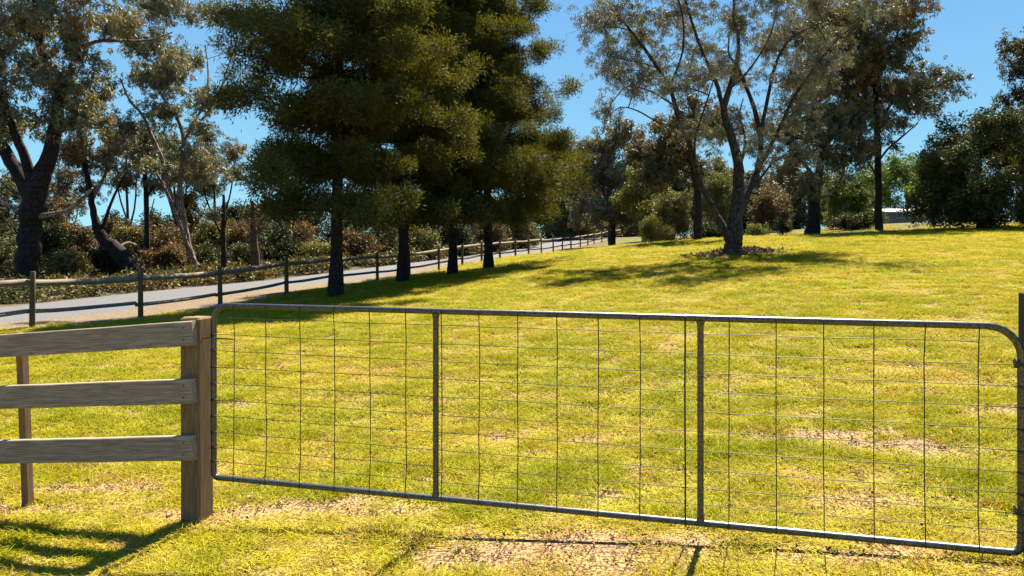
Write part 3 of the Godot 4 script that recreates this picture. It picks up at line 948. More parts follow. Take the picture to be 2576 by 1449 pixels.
func build_far_side():
	rng.seed = 51
	var g := "trees along the far edge of the paddock"
	tree("gum_tree", "tall dark-crowned gum with straight bare trunk beside the low shed", "tree", g, 45.0,
		[[[2212, 580, 30], [2210, 520, 24], [2209, 420, 22], [2208, 330, 20], [2202, 240, 17], [2190, 150, 14], [2180, 60, 10], [2175, -40, 5]],
		[[2214, 400, 9], [2245, 372, 8], [2290, 340, 7], [2345, 300, 4]],
		[[2208, 330, 12], [2245, 270, 10], [2300, 215, 7], [2360, 220, 4]],
		[[2206, 290, 12], [2150, 230, 10], [2110, 160, 7], [2090, 80, 4]],
		[[2210, 450, 7], [2190, 430, 6], [2165, 405, 4]],
		[[2196, 190, 10], [2235, 130, 8], [2260, 60, 5]]],
		[[2170, 70, 85, 70], [2110, 30, 80, 60], [2225, 70, 60, 60], [2190, 170, 85, 60], [2300, 190, 50, 50], [2365, 225, 45, 40], [2335, 265, 40, 28], [2260, 250, 60, 40], [2120, 230, 80, 65], [2080, 310, 70, 50], [2170, 320, 50, 40], [2130, 130, 80, 60], [2060, 150, 60, 60], [2180, -30, 90, 50], [2360, 180, 25, 25], [2240, 150, 55, 50], [2290, 300, 30, 20], [2040, 240, 60, 55], [2020, 90, 60, 60], [2150, 380, 50, 35], [2230, 230, 50, 45], [2060, 380, 50, 40], [2080, 80, 70, 60], [2150, 190, 70, 60], [2090, 170, 60, 55], [2240, 20, 55, 50], [2270, 110, 40, 45], [2140, 290, 60, 50], [2190, 250, 60, 45], [2290, 240, 45, 35]],
		{"spread": 4.5, "bark": M.bark_dark, "leaf": "gum", "count": 9000, "size": 0.54, "col": Color(0.095, 0.095, 0.055), "alt": Color(0.26, 0.175, 0.075), "twig": 0.025, "twigs": 8, "gap": -0.04, "slim": 0.72})
	rng.seed = 52
	tree("gum_tree", "stout black-butted gum with pale crooked side branch in the far tree belt", "tree", g, 43.0,
		[[[2043, 596, 60], [2046, 560, 42], [2050, 500, 34], [2060, 440, 26], [2066, 360, 18], [2060, 290, 10]],
		[[2058, 500, 10], [2090, 488, 9], [2118, 455, 8], [2134, 415, 5]],
		[[2056, 450, 12], [2020, 400, 9], [1990, 350, 6]], [[2064, 380, 12], [2100, 330, 9], [2130, 290, 5]], [[2050, 520, 8], [2020, 500, 6], [2005, 470, 4]]],
		[[2000, 400, 55, 45], [2085, 420, 55, 40], [1990, 330, 60, 45], [2060, 290, 75, 45], [2130, 390, 50, 40], [2000, 470, 45, 35], [2130, 320, 50, 40], [2040, 350, 50, 40]],
		{"spread": 3.5, "bark": M.bark_dark, "pale_limbs": [1], "leaf": "gum", "count": 2200, "size": 0.56, "col": Color(0.10, 0.10, 0.06), "alt": Color(0.28, 0.18, 0.085), "twig": 0.024, "twigs": 7, "gap": 0.02, "slim": 0.75})
	rng.seed = 53
	tree("gum_tree", "dark straight gum with rusty brown crown behind the spreading paddock tree", "tree", g, 40.0,
		[[[1755, 606, 42], [1756, 560, 36], [1755, 480, 32], [1738, 380, 26], [1740, 310, 18], [1750, 240, 9]], [[1745, 420, 13], [1700, 360, 10], [1670, 310, 6]], [[1748, 440, 10], [1700, 420, 8], [1660, 400, 5]], [[1738, 370, 12], [1780, 320, 9], [1810, 290, 5]]],
		[[1700, 330, 55, 50], [1680, 420, 55, 50], [1745, 285, 55, 45], [1640, 375, 45, 45], [1790, 320, 55, 45], [1720, 390, 50, 45], [1650, 450, 40, 35]],
		{"spread": 3.0, "bark": M.bark_dark, "leaf": "gum", "count": 1700, "size": 0.6, "col": Color(0.085, 0.075, 0.045), "alt": Color(0.27, 0.15, 0.065), "twig": 0.024, "twigs": 7, "gap": 0.0, "slim": 0.55})
	rng.seed = 54
	tree("weeping_tree", "grey-green weeping tree closing the end of the driveway", "tree", g, 62.0,
		[[[1540, 612, 20], [1538, 540, 16], [1530, 450, 12], [1535, 370, 6]], [[1536, 520, 9], [1500, 450, 7], [1490, 390, 4]], [[1534, 480, 9], [1575, 420, 7], [1600, 370, 4]]],
		[[1505, 370, 45, 50], [1555, 350, 55, 45], [1605, 390, 45, 50], [1495, 450, 40, 60], [1555, 450, 60, 60], [1605, 470, 45, 50], [1525, 535, 55, 40], [1475, 400, 28, 50], [1590, 540, 45, 40], [1470, 520, 35, 50]],
		{"spread": 5.0, "bark": M.bark_grey, "leaf": "gum", "count": 2600, "size": 0.85, "col": Color(0.135, 0.12, 0.075), "alt": Color(0.24, 0.18, 0.09), "twig": 0.035, "twigs": 7, "gap": 0.02})
	rng.seed = 55
	tree("wattle_tree", "yellow-green feathery wattle beside the grey weeping tree", "tree", g, 56.0,
		[[[1620, 610, 14], [1622, 540, 11], [1618, 460, 6]], [[1621, 540, 6], [1600, 490, 5], [1590, 450, 3]], [[1621, 530, 6], [1650, 480, 4]]],
		[[1612, 450, 40, 40], [1640, 490, 35, 40], [1595, 510, 38, 40], [1630, 540, 45, 35]],
		{"spread": 3.0, "bark": M.bark_grey, "leaf": "bush", "leafmat": M.leaf_bush, "count": 900, "size": 0.75, "col": Color(0.16, 0.15, 0.03), "alt": Color(0.25, 0.2, 0.045), "twig": 0.03, "twigs": 7, "gap": 0.05})
	rng.seed = 56
	tree("evergreen_tree", "broad dark evergreen thicket tree at the paddock corner, foliage down to grass", "tree", g, 41.0,
		[[[2470, 580, 26], [2468, 500, 20], [2462, 420, 14], [2470, 330, 6]], [[2468, 520, 12], [2420, 460, 10], [2390, 400, 5]], [[2468, 500, 12], [2520, 440, 9], [2560, 390, 5]], [[2469, 540, 10], [2540, 510, 7], [2600, 470, 4]]],
		[[2395, 420, 60, 75], [2450, 370, 60, 65], [2520, 430, 75, 80], [2440, 500, 80, 60], [2540, 520, 70, 50], [2570, 380, 60, 60], [2478, 330, 45, 40], [2370, 490, 40, 60], [2390, 545, 50, 35], [2470, 545, 60, 35], [2560, 555, 60, 25], [2640, 450, 70, 110], [2350, 440, 25, 40], [2545, 318, 40, 38], [2600, 330, 50, 60], [2420, 335, 35, 35], [2365, 400, 30, 35], [2500, 372, 45, 40], [2340, 530, 25, 40]],
		{"spread": 3.6, "bark": M.bark_dark, "leaf": "bush", "leafmat": M.leaf_bush, "count": 5200, "size": 0.56, "col": Color(0.055, 0.065, 0.028), "alt": Color(0.11, 0.095, 0.03), "twig": 0.03, "twigs": 6, "gap": -0.15})
	rng.seed = 57
	tree("gum_tree", "tall gum at the paddock corner, dark leaf clusters against open sky", "tree", g, 43.0,
		[[[2720, 580, 34], [2715, 450, 28], [2700, 320, 22], [2690, 200, 16], [2680, 80, 9]], [[2700, 320, 14], [2640, 250, 10], [2580, 210, 6]], [[2694, 250, 12], [2640, 160, 9], [2590, 120, 5]]],
		[[2562, 180, 32, 36], [2548, 248, 26, 26], [2590, 100, 42, 50], [2650, 160, 80, 80], [2700, 60, 90, 70], [2760, 180, 80, 80], [2660, 260, 60, 45], [2600, 240, 40, 40], [2585, 150, 30, 30]],
		{"spread": 3.0, "bark": M.bark_dark, "leaf": "gum", "count": 2000, "size": 0.6, "col": Color(0.05, 0.055, 0.032), "alt": Color(0.13, 0.10, 0.04), "twig": 0.028, "twigs": 7, "gap": -0.05})
	rng.seed = 58
	tree("leafy_tree", "fresh bright green leafy tree behind the low shed", "tree", g, 88.0,
		[[[2285, 575, 16], [2284, 520, 12], [2280, 450, 6]], [[2284, 520, 7], [2255, 470, 4]], [[2284, 510, 7], [2315, 460, 4]]],
		[[2250, 440, 40, 38], [2300, 430, 40, 35], [2275, 480, 50, 40], [2320, 490, 30, 40], [2235, 500, 30, 40], [2200, 460, 40, 50], [2180, 520, 40, 40], [2340, 450, 40, 50]],
		{"spread": 5.0, "bark": M.bark_grey, "leaf": "bush", "leafmat": M.leaf_bush, "count": 1700, "size": 1.0, "col": Color(0.12, 0.17, 0.03), "alt": Color(0.24, 0.25, 0.05), "twig": 0.04, "twigs": 6, "gap": -0.1})
	rng.seed = 59
	for q in [[1380, 100.0, 330, "mid green tree far up the driveway behind the conifer row"], [1440, 92.0, 400, "pale olive tree far up the driveway beside the weeping tree"]]:
		var x: float = q[0]
		var y: float = q[2]
		tree("roadside_tree", q[3], "tree", g, q[1], [[[x, 612, 12], [x + 3, 540, 9], [x, y + 40, 5]], [[x + 2, 530, 5], [x - 35, y + 90, 3]], [[x + 2, 520, 5], [x + 35, y + 80, 3]]],
			[[x, y + 40, 55, 45], [x - 40, y + 90, 45, 45], [x + 40, y + 95, 45, 45], [x, y + 130, 60, 45], [x - 30, y + 190, 50, 40], [x + 30, y + 190, 50, 40], [x, y + 230, 60, 35]],
			{"spread": 5.0, "bark": M.bark_grey, "leaf": "bush", "leafmat": M.leaf_bush, "count": 1600, "size": 1.1, "col": Color(0.07, 0.08, 0.025) if x < 1400 else Color(0.12, 0.11, 0.05), "alt": Color(0.15, 0.12, 0.04), "twig": 0.04, "twigs": 6, "gap": -0.1})

	rng.seed = 60
	# middle-sized trees that fill the belt behind the paddock and the wood beyond the driveway
	for q in [[1690, 505, 62.0, 410, "brown-green tree filling the gap behind the dark straight gum", Color(0.10, 0.095, 0.045), Color(0.2, 0.15, 0.06)],
			[1810, 510, 66.0, 400, "yellow-olive tree behind the spreading tree's trunk", Color(0.13, 0.12, 0.045), Color(0.26, 0.2, 0.07)],
			[1985, 520, 64.0, 420, "grey-olive tree behind the stout black-butted gum", Color(0.09, 0.10, 0.05), Color(0.2, 0.17, 0.07)],
			[2085, 520, 66.0, 430, "leafy olive tree between the far gum trunks", Color(0.09, 0.11, 0.035), Color(0.22, 0.2, 0.06)],
			[1745, 500, 58.0, 400, "dense dark olive tree filling the belt behind the dark straight gum's trunk", Color(0.075, 0.08, 0.035), Color(0.17, 0.14, 0.05)],
			[1880, 520, 60.0, 430, "dense brown-olive tree behind the spreading tree's upright limb", Color(0.09, 0.085, 0.045), Color(0.2, 0.15, 0.07)],
			[1945, 520, 70.0, 440, "green-grey tree behind the rusty shrub", Color(0.085, 0.1, 0.045), Color(0.18, 0.16, 0.07)],
			[2160, 520, 68.0, 440, "dense green tree behind the tall dark-crowned gum's trunk", Color(0.08, 0.105, 0.03), Color(0.2, 0.2, 0.06)],
			[1650, 530, 70.0, 420, "shadowy olive tree behind the conical shrub", Color(0.08, 0.08, 0.035), Color(0.18, 0.15, 0.055)],
			[2390, 500, 62.0, 400, "dark green tree rising behind the evergreen thicket", Color(0.06, 0.07, 0.03), Color(0.13, 0.12, 0.04)],
			[1480, 540, 100.0, 430, "hazy grey tree where the driveway runs out of sight", Color(0.12, 0.11, 0.07), Color(0.2, 0.16, 0.09)],
			[1570, 560, 104.0, 470, "low olive tree standing at the end of the driveway", Color(0.11, 0.11, 0.05), Color(0.2, 0.17, 0.07)]]:
		var x: float = q[0]
		var y: float = q[3]
		var fy: float = 600.0 - (gh((x - 1288.0) / F * q[2], q[2]) - EYE) / q[2] * F
		tree("belt_tree", q[4], "tree", g, q[2], [[[x, fy, 14], [x + 3, lerpf(fy, y, 0.4), 10], [x, y + 30, 4]], [[x + 2, lerpf(fy, y, 0.35), 6], [x - 30, y + 60, 3]], [[x + 2, lerpf(fy, y, 0.3), 6], [x + 32, y + 65, 3]]],
			[[x, y + 25, 42, 30], [x - 35, y + 60, 38, 35], [x + 36, y + 62, 38, 35], [x, y + 85, 45, 35], [x - 32, y + 120, 42, 32], [x + 32, y + 118, 42, 32], [x, y + 145, 50, 26]],
			{"spread": 3.0, "bark": M.bark_grey, "leaf": "gum", "count": 1100, "size": 0.0125 * q[2], "col": q[5], "alt": q[6], "twig": 0.03, "twigs": 6, "gap": 0.0})
	for q in [[150, 46.0, 420, "brown-tinged young gum behind the massive dark-trunked gum", Color(0.12, 0.09, 0.05), Color(0.3, 0.17, 0.06)],
			[20, 44.0, 430, "shadowy young gum behind the massive gum's fork", Color(0.09, 0.09, 0.05), Color(0.2, 0.14, 0.06)],
			[320, 50.0, 300, "airy grey-leaved gum behind the crooked gum", Color(0.12, 0.12, 0.08), Color(0.26, 0.18, 0.08)],
			[540, 48.0, 330, "thin many-stemmed gum between dead stem and pale twin-stemmed gum", Color(0.11, 0.11, 0.065), Color(0.28, 0.19, 0.07)],
			[440, 47.0, 360, "small grey gum behind the pale twin-stemmed gum", Color(0.11, 0.12, 0.075), Color(0.25, 0.18, 0.07)]]:
		var x: float = q[0]
		var y: float = q[2]
		tree("young_gum", q[3], "tree", "gums beyond the driveway", q[1], [[[x + 10, 680, 12], [x + 5, 600, 10], [x, 520, 8], [x - 4, y + 30, 4]], [[x + 4, 580, 7], [x + 35, 500, 5], [x + 50, y + 60, 3]], [[x + 3, 560, 6], [x - 30, 480, 5], [x - 45, y + 50, 3]], [[x + 6, 620, 6], [x + 50, 560, 4], [x + 70, 500, 3]]],
			[[x, y + 20, 45, 32], [x - 40, y + 55, 40, 30], [x + 45, y + 55, 40, 30], [x, y + 80, 45, 30], [x + 60, y + 105, 40, 28], [x - 55, y + 110, 38, 28], [x + 10, y + 140, 40, 25]],
			{"spread": 3.0, "bark": M.bark_grey, "leaf": "gum", "count": 1800, "size": 0.44, "slim": 0.8, "col": q[4], "alt": q[5], "twig": 0.022, "twigs": 7, "gap": 0.12})

# a bush: a few stems and leaf masses, read from its middle and half-widths
func bush(called: String, label: String, group: String, d: float, x: float, y: float, rx: float, ry: float, c: Color, alt: Color, n: int, size: float, leaf := "bush"):
	var foot := gp((x - 1288.0) / F * d, d)
	var fy := 600.0 - (foot.y - EYE) / d * F
	var bl: Array = []
	for k in 7:
		var an := TAU * k / 7.0
		bl.append([x + cos(an) * rx * 0.55 + rng.randf_range(-0.1, 0.1) * rx, y + sin(an) * ry * 0.55 + rng.randf_range(-0.1, 0.1) * ry, rx * rng.randf_range(0.42, 0.6), ry * rng.randf_range(0.42, 0.6), rng.randf_range(-0.5, 0.5) * rx * d / F])
	bl.append([x, y, rx * 0.6, ry * 0.6, 0.0])
	# skirt down to the ground
	bl.append([x - rx * 0.3, (y + fy) * 0.5, rx * 0.55, maxf(ry * 0.3, (fy - y) * 0.45), 0.0])
	bl.append([x + rx * 0.35, (y + fy) * 0.5, rx * 0.55, maxf(ry * 0.3, (fy - y) * 0.45), 0.0])
	var stem: Array = [[[x, fy, 5], [x + 2, lerpf(fy, y, 0.6), 4], [x, y, 2]], [[x, lerpf(fy, y, 0.3), 4], [x - rx * 0.3, y, 2]], [[x, lerpf(fy, y, 0.3), 4], [x + rx * 0.35, y + ry * 0.1, 2]]]
	tree(called, label, "shrub", group, d, stem, bl, {"spread": rx * d / F * 0.9, "bark": M.bark_grey, "leaf": leaf, "leafmat": M.leaf_bush, "count": n, "size": size, "col": c, "alt": alt, "twig": 0.016, "twigs": 5, "gap": -0.05})

func build_scrub():
	rng.seed = 61
	var dark := Color(0.045, 0.05, 0.024)
	var brown := Color(0.115, 0.075, 0.038)
	var rust := Color(0.23, 0.125, 0.05)
	var olive := Color(0.12, 0.11, 0.04)
	var straw := Color(0.28, 0.20, 0.08)
	var g := "scrub bushes beyond the driveway"
	var spots := [[-30, 640, 60, 65, 33.0, "d", "dark green scrub bush under the massive gum's pale low branch"], [20, 650, 50, 55, 36.0, "o", "olive scrub bush showing behind the massive gum's trunk"], [125, 615, 55, 60, 34.0, "d", "dark green scrub bush beside the massive gum's trunk"], [190, 610, 48, 50, 38.0, "b", "dry brown scrub bush under the massive gum's dead low branch"],
		[170, 665, 60, 32, 33.0, "o", "low straw-tipped scrub bush at the driveway edge near the massive gum"], [265, 655, 60, 40, 35.0, "d", "dark scrub bush under the crooked gum's leaning butt"], [325, 610, 52, 45, 40.0, "o", "straw-topped olive bush behind the crooked gum's butt"], [420, 620, 58, 60, 40.0, "b", "large rusty brown bush beside the pale twin-stemmed gum"], [430, 655, 55, 35, 37.0, "b", "low brown bush between thin dark stem and pale twin-stemmed gum"],
		[535, 600, 50, 50, 41.0, "o", "olive bush right behind the slender dead black stem"], [520, 655, 55, 35, 38.0, "d", "low dark bush between pale gum and dead black stem"], [600, 610, 48, 55, 42.0, "b", "brown bush between the two dead stems"], [612, 650, 50, 35, 40.0, "d", "low dark bush between the two dead stems"], [690, 620, 55, 55, 44.0, "d", "dark bush beside the reddish dead trunk"], [755, 610, 50, 55, 46.0, "b", "brown bush beside the first conifer's trunk"], [800, 640, 45, 30, 44.0, "o", "low olive bush just behind the first conifer's trunk"],
		[900, 620, 60, 40, 48.0, "b", "brown bush between the first and second conifer trunks"], [960, 610, 50, 50, 50.0, "d", "dark bush touching the second conifer's trunk"], [1050, 605, 50, 40, 54.0, "o", "olive bush between the second and third conifer trunks"], [1140, 600, 50, 45, 60.0, "d", "dark bush behind the third conifer's trunk"], [1230, 590, 55, 45, 66.0, "b", "brown bush behind the last conifer's trunk"], [1310, 585, 50, 45, 72.0, "o", "olive bush across the driveway past the last conifer"], [860, 590, 60, 60, 56.0, "d", "tall dark bush behind the first conifer"], [1000, 570, 60, 60, 62.0, "b", "tall brown bush behind the second conifer"],
		[95, 555, 55, 60, 46.0, "b", "tall brown thicket bush behind the massive gum's dead low branch"], [-10, 570, 50, 55, 46.0, "d", "tall dark thicket bush behind the massive gum"], [285, 585, 45, 45, 47.0, "b", "tall brown thicket bush behind the crooked gum"], [390, 575, 45, 45, 48.0, "d", "tall dark thicket bush behind the thin dark stem"], [475, 550, 45, 55, 48.0, "b", "tall brown thicket bush behind the pale twin-stemmed gum"], [575, 565, 45, 50, 50.0, "d", "tall dark thicket bush behind the slender dead stem"],
		[640, 560, 60, 50, 52.0, "o", "tall olive bush behind the reddish dead trunk"], [760, 560, 60, 50, 54.0, "d", "tall dark bush behind the brown bush by the first conifer"], [1110, 560, 60, 55, 70.0, "d", "tall dark bush behind the third conifer's lower foliage"], [1220, 555, 60, 50, 76.0, "o", "tall olive bush behind the last conifer's lower foliage"], [1500, 590, 50, 26, 97.0, "o", "olive bush across the end of the driveway"], [1590, 590, 45, 24, 97.0, "b", "brown bush across the end of the driveway"]]
	for q in spots:
		var c: Color = {"d": dark, "b": brown, "o": olive}[q[5]]
		var al: Color = {"d": Color(0.09, 0.085, 0.035), "b": rust, "o": straw}[q[5]]
		bush("scrub_bush", q[6], g, q[4], q[0], q[1], q[2], q[3], c, al, 560, 0.40 * q[4] / 34.0)
	rng.seed = 62
	var e := "shrubs along the far edge of the paddock"
	bush("spire_shrub", "dark conical shrub with pale sunlit tip where the log-rail fence ends", e, 43.0, 1636, 575, 22, 32, Color(0.06, 0.08, 0.02), Color(0.3, 0.27, 0.07), 420, 0.32, "con")
	bush("straw_shrub", "low straw-coloured grassy clump beside the conical shrub", e, 42.5, 1672, 592, 26, 16, Color(0.26, 0.2, 0.08), Color(0.38, 0.28, 0.12), 260, 0.34, "con")
	bush("grey_shrub", "rounded grey-green shrub against the dark straight gum", e, 44.0, 1695, 530, 46, 55, Color(0.13, 0.125, 0.06), Color(0.22, 0.18, 0.08), 900, 0.45)
	bush("low_shrub", "low dark shrub tucked behind the spreading tree's leaning limb", e, 43.5, 1790, 582, 40, 24, Color(0.05, 0.06, 0.025), Color(0.15, 0.13, 0.04), 420, 0.38)
	bush("olive_shrub", "tall olive shrub seen between the spreading tree's limbs", e, 50.0, 1805, 500, 45, 65, Color(0.13, 0.13, 0.05), Color(0.24, 0.2, 0.07), 900, 0.5)
	bush("pink_shrub", "rusty brown shrub beside the small grey roof", e, 56.0, 1935, 520, 60, 42, Color(0.14, 0.10, 0.06), Color(0.20, 0.145, 0.085), 900, 0.55)
	bush("small_shrub", "small upright green shrub before the stout black-butted gum", e, 44.0, 1968, 570, 22, 22, Color(0.05, 0.065, 0.025), Color(0.13, 0.13, 0.04), 220, 0.32)
	bush("small_shrub", "small yellow-green shrub beside the spreading tree's trunk", e, 45.0, 1905, 582, 28, 16, Color(0.17, 0.17, 0.05), Color(0.25, 0.21, 0.07), 240, 0.34)
	bush("leafy_shrub", "bright green leafy shrub between two dark gum trunks", e, 50.0, 2125, 495, 62, 60, Color(0.10, 0.125, 0.035), Color(0.26, 0.25, 0.08), 1200, 0.48)
	bush("low_shrub", "low black-green shrub at the foot of the tall dark-crowned gum", e, 46.5, 2145, 560, 60, 22, Color(0.03, 0.038, 0.018), Color(0.07, 0.07, 0.025), 520, 0.4)
	bush("pale_shrub", "pale yellow-green shrub at the corner of the evergreen thicket", e, 47.0, 2347, 520, 18, 36, Color(0.2, 0.2, 0.07), Color(0.32, 0.3, 0.11), 300, 0.34)
	bush("autumn_shrub", "yellow-orange shrub glowing beyond the evergreen thicket", e, 39.0, 2590, 460, 36, 50, Color(0.2, 0.17, 0.03), Color(0.3, 0.18, 0.04), 420, 0.42)

func build_houses():
	var roof := mat(col(0.34, 0.34, 0.33), 0.6)
	var wall := mat(col(0.13, 0.14, 0.15), 0.85)
	var trim := mat(col(0.30, 0.30, 0.29), 0.7)
	for q in [[2266.0, 75.0, 4.6, 3.2, 2.0, "low grey shed with pale flat roof behind the far tree belt", roof, wall], [1912.0, 80.0, 3.2, 4.0, 2.1, "small blue-grey outbuilding glimpsed behind the rusty shrub", mat(col(0.13, 0.145, 0.165), 0.6), wall]]:
		var d: float = q[1]
		var b := gp((q[0] - 1288.0) / F * d, d)
		var t := thing("garden_shed", b, q[5], "shed")
		var w: float = q[2]
		var dp: float = q[3]
		var h: float = q[4]
		if q[0] < 2000.0:
			h = EYE + (600.0 - 552.0) / F * d - b.y
		else:
			h = EYE + (600.0 - 535.0) / F * d - b.y
		var bm := BoxMesh.new()
		bm.size = Vector3(w, h + 0.3, dp)
		part("wall", bm, q[7], t, Transform3D(Basis(), Vector3(0, (h - 0.3) / 2, 0)))
		var st := newst()
		st.set_smooth_group(-1)
		# skillion roof sheet with thickness and ribs
		var rw := w / 2 + 0.3
		var rd := dp / 2 + 0.35
		var n := 24
		for i in n:
			var x0 := -rw + 2 * rw * i / n
			var x1 := -rw + 2 * rw * (i + 1) / n
			var xm := (x0 + x1) / 2
			for s in [[x0, xm, 0.0, 0.05], [xm, x1, 0.05, 0.0]]:
				var A := Vector3(s[0], h + 0.02 + s[2], rd)
				var B := Vector3(s[1], h + 0.02 + s[3], rd)
				var C := Vector3(s[1], h + 0.42 + s[3], -rd)
				var D := Vector3(s[0], h + 0.42 + s[2], -rd)
				st.add_vertex(A); st.add_vertex(D); st.add_vertex(B)
				st.add_vertex(B); st.add_vertex(D); st.add_vertex(C)
		part("roof", done(st), q[6], t)
		var fm := BoxMesh.new()
		fm.size = Vector3(rw * 2, 0.16, 0.04)
		part("fascia", fm, trim, t, Transform3D(Basis(), Vector3(0, h - 0.03, rd + 0.03)))
		var dm := BoxMesh.new()
		dm.size = Vector3(0.85, 1.8, 0.05)
		part("door", dm, trim, t, Transform3D(Basis(), Vector3(w * 0.32, 0.9, dp / 2 + 0.028)))
		var wm := BoxMesh.new()
		wm.size = Vector3(1.2, 0.7, 0.04)
		var gl := mat(col(0.05, 0.06, 0.07), 0.1)
		var wn := part("window", wm, trim, t, Transform3D(Basis(), Vector3(-w * 0.15, 1.25, dp / 2 + 0.022)))
		for k in 2:
			var pm := BoxMesh.new()
			pm.size = Vector3(0.52, 0.58, 0.01)
			part("pane", pm, gl, wn, Transform3D(Basis(), Vector3(-0.29 + 0.58 * k, 0, 0.024)))

# ---------------------------------------------------------------- litter under the lone tree
func build_tree_litter():
	rng.seed = 71
	var d := 27.0
	var c := gp((1850.0 - 1288.0) / F * d, d)
	var xf: Array = []
	var cl: Array = []
	for k in 900:
		var a := rng.randf() * TAU
		var r := absf(rng.randfn()) * 0.65 + 0.3
		var x := c.x + 0.1 + cos(a) * r * 1.05
		var z := d + sin(a) * r * 0.7
		var p := gp(x, z)
		p.y += maxf(0.0, 0.20 - r * 0.14) * rng.randf()
		var w := rng.randf_range(0.12, 0.34)
		xf.append(Transform3D((Basis(Vector3.UP, rng.randf() * TAU) * Basis(Vector3.RIGHT, rng.randfn() * 0.5)).scaled(Vector3(w, w * 0.6, w)), p))
		cl.append(Color(0.07, 0.05, 0.035).lerp(Color(0.2, 0.14, 0.09), rng.randf()))
	var o := part("bark_litter", bake([spray(500, 16, 0.9, 0.2, "round"), spray(501, 16, 0.9, 0.2, "round")], xf, cl), M.litter, self)
	meta(o, "dark fallen bark and sticks heaped round the spreading tree's foot", "", "", "stuff")

func build_undergrowth():
	rng.seed = 74
	var xf: Array = []
	var cl: Array = []
	for k in 5200:
		var t := rng.randf_range(8.0, 75.0)
		var off := -7.0 - absf(rng.randfn()) * 2.8
		var x := -14.04 + 0.3 * t + off * 0.958
		var d := t - off * 0.287
		if n_mid.get_noise_2d(x * 0.8, d * 0.8) < -0.12:
			continue
		var w := rng.randf_range(0.22, 0.55) * (0.8 + 0.02 * t)
		var p := gp(x, d)
		p.y += w * rng.randf_range(0.2, 0.7)
		xf.append(Transform3D(Basis(Vector3.UP, rng.randf() * TAU).scaled(Vector3(w, w * rng.randf_range(0.7, 1.3), w)), p))
		var m := clampf(0.5 + n_mid.get_noise_2d(x * 0.5 + 30.0, d * 0.5) * 1.2 + rng.randf_range(-0.2, 0.2), 0.0, 1.0)
		cl.append(Color(0.07, 0.075, 0.028).lerp(Color(0.16, 0.11, 0.05), m))
	var o := part("undergrowth", bake(clumps.bush, xf, cl), M.leaf_bush, self)
	meta(o, "low weeds and brown undergrowth along the driveway's wooded edge", "", "", "stuff")

func build_fallen_bits():
	rng.seed = 73
	# dead leaves, clods and twigs lying in the worn places by the gate
	var xf: Array = []
	var cl: Array = []
	var tries := 0
	while xf.size() < 12000 and tries < 160000:
		tries += 1
		var d := sqrt(rng.randf_range(4.0, 220.0))
		var x := rng.randf_range(-1, 1) * (d * 0.70 + 0.8)
		var b := bare(x, d)
		if rng.randf() > b * 0.9 + 0.05:
			continue
		var p := gp(x, d)
		p.y += rng.randf_range(0.004, 0.03)
		var w := rng.randf_range(0.012, 0.036)
		xf.append(Transform3D((Basis(Vector3.UP, rng.randf() * TAU) * Basis(Vector3.RIGHT, rng.randfn() * 0.4)).scaled(Vector3(w, w * 0.7, w)), p))
		var r := rng.randf()
		cl.append(Color(0.06, 0.04, 0.02) if r < 0.5 else (Color(0.20, 0.13, 0.075) if r < 0.8 else Color(0.38, 0.30, 0.20)))
	var o := part("leaf_litter", bake([spray(510, 5, 0.9, 0.5, "round"), spray(511, 5, 1.0, 0.3, "round"), spray(512, 4, 0.8, 0.6, "round")], xf, cl), M.litter, self)
	meta(o, "scattered dead leaves and clods in the worn patches of grass", "", "", "stuff")

# ---------------------------------------------------------------- grass
func tuft(seed_: int, n: int, w: float) -> ArrayMesh:
	var r := RandomNumberGenerator.new()
	r.seed = seed_
	var st := newst()
	st.set_smooth_group(-1)
	for i in n:
		var p := Vector3(r.randfn() * 0.42, -0.05, r.randfn() * 0.42)
		var d := Vector3(r.randfn() * 0.45, 1.0, r.randfn() * 0.45).normalized()
		var s := Vector3(r.randfn(), 0, r.randfn()).normalized()
		var hgt := r.randf_range(0.5, 1.15)
		var bend := Vector3(r.randfn(), -0.2, r.randfn()) * 0.28
		var v := r.randf_range(0.45, 1.4)
		var cc := Color(v * r.randf_range(0.93, 1.08), v, v * r.randf_range(0.8, 1.2))
		if r.randf() < 0.18:
			cc = Color(v * 1.12, v * 1.0, v * 1.4)
		st.set_color(cc)
		var m := p + d * hgt * 0.55
		var t := p + d * hgt + bend
		var hw := s * w * r.randf_range(0.7, 1.3)
		st.add_vertex(p - hw); st.add_vertex(m - hw * 0.8); st.add_vertex(p + hw)
		st.add_vertex(p + hw); st.add_vertex(m - hw * 0.8); st.add_vertex(m + hw * 0.8)
		st.add_vertex(m - hw * 0.8); st.add_vertex(t); st.add_vertex(m + hw * 0.8)
	return done(st)

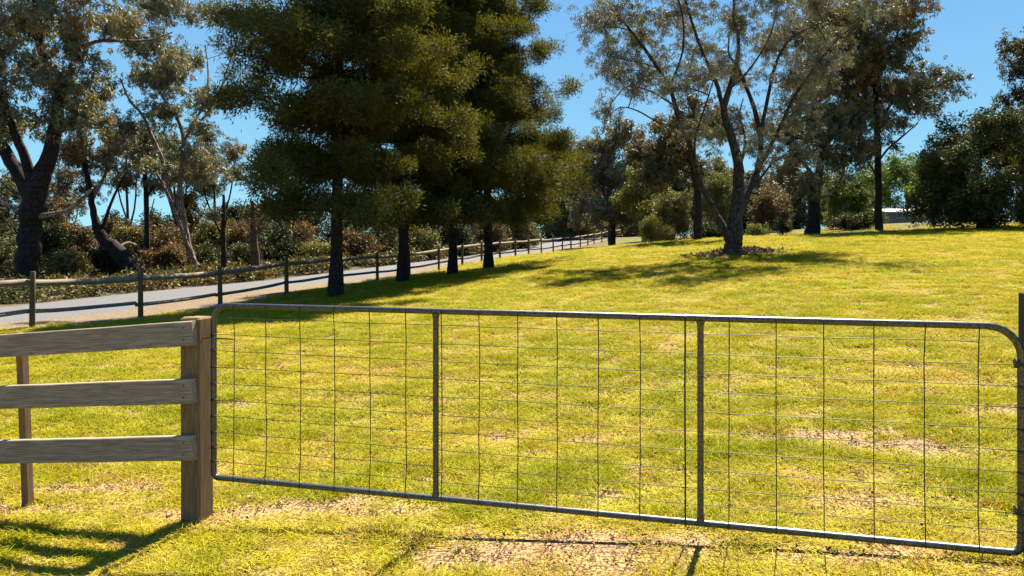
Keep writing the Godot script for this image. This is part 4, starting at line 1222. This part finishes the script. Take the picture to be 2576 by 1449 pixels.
func build_grass():
	rng.seed = 81
	# bands of distance: from, to, tufts per square metre, height
	var bands := [[1.6, 7.5, 190.0, 0.062, 0.15], [7.5, 15.0, 90.0, 0.070, 0.20], [15.0, 28.0, 36.0, 0.085, 0.27], [28.0, 50.0, 14.0, 0.12, 0.38]]
	var xf: Array = [[], [], []]
	var cl: Array = [[], [], []]
	for b in bands:
		var d: float = b[0]
		var step: float = 0.25 if b[0] < 10.0 else 0.6
		while d < b[1]:
			var half := d * 0.70 + 1.5
			var n := int(2.0 * half * step * b[2])
			for i in n:
				var x := rng.randf_range(-half, half)
				var z := d + rng.randf() * step
				var ga := grass_amount(x, z)
				if ga < rng.randf() * 0.9 + 0.05:
					continue
				var br := bare(x, z)
				if br > rng.randf() * 0.62 + 0.06:
					continue
				var lush := n_mid.get_noise_2d(x * 2.3 + 17.0, z * 2.3) + n_fine.get_noise_2d(x * 1.8, z * 1.8) * 0.6
				if lush < -0.15 and rng.randf() < 0.62:
					continue
				var dr := dryness(x, z)
				var hgt: float = b[3] * rng.randf_range(0.55, 1.2) * (1.0 + lush * 0.9) * (1.0 - dr * 0.35)
				hgt = maxf(hgt, b[3] * 0.3)
				var w: float = b[4] * rng.randf_range(0.7, 1.2)
				var p := gp(x, z)
				var k := rng.randi_range(0, 2)
				xf[k].append(Transform3D((Basis(Vector3.UP, rng.randf() * TAU) * Basis(Vector3.RIGHT, rng.randfn() * 0.15)).scaled(Vector3(w, hgt, w)), p))
				var c := Color(0.225, 0.262, 0.006).lerp(Color(0.42, 0.38, 0.009), clampf(0.42 + dr * 0.6 - lush * 0.4 + rng.randf_range(-0.25, 0.25), 0.0, 1.0))
				if rng.randf() < dr * 0.30 + br * 0.5:
					c = Color(0.43, 0.31, 0.085)
				cl[k].append(c * rng.randf_range(0.8, 1.15))
			d += step
	for k in 3:
		var o := multi(numbered("grass"), tuft(600 + k, 46, 0.021), M.grass, xf[k], cl[k], self)
		meta(o, "short sunlit yellow-green grass of the paddock", "", "", "stuff")
	print("tufts ", xf[0].size() * 3, " leaf triangles ", tris)
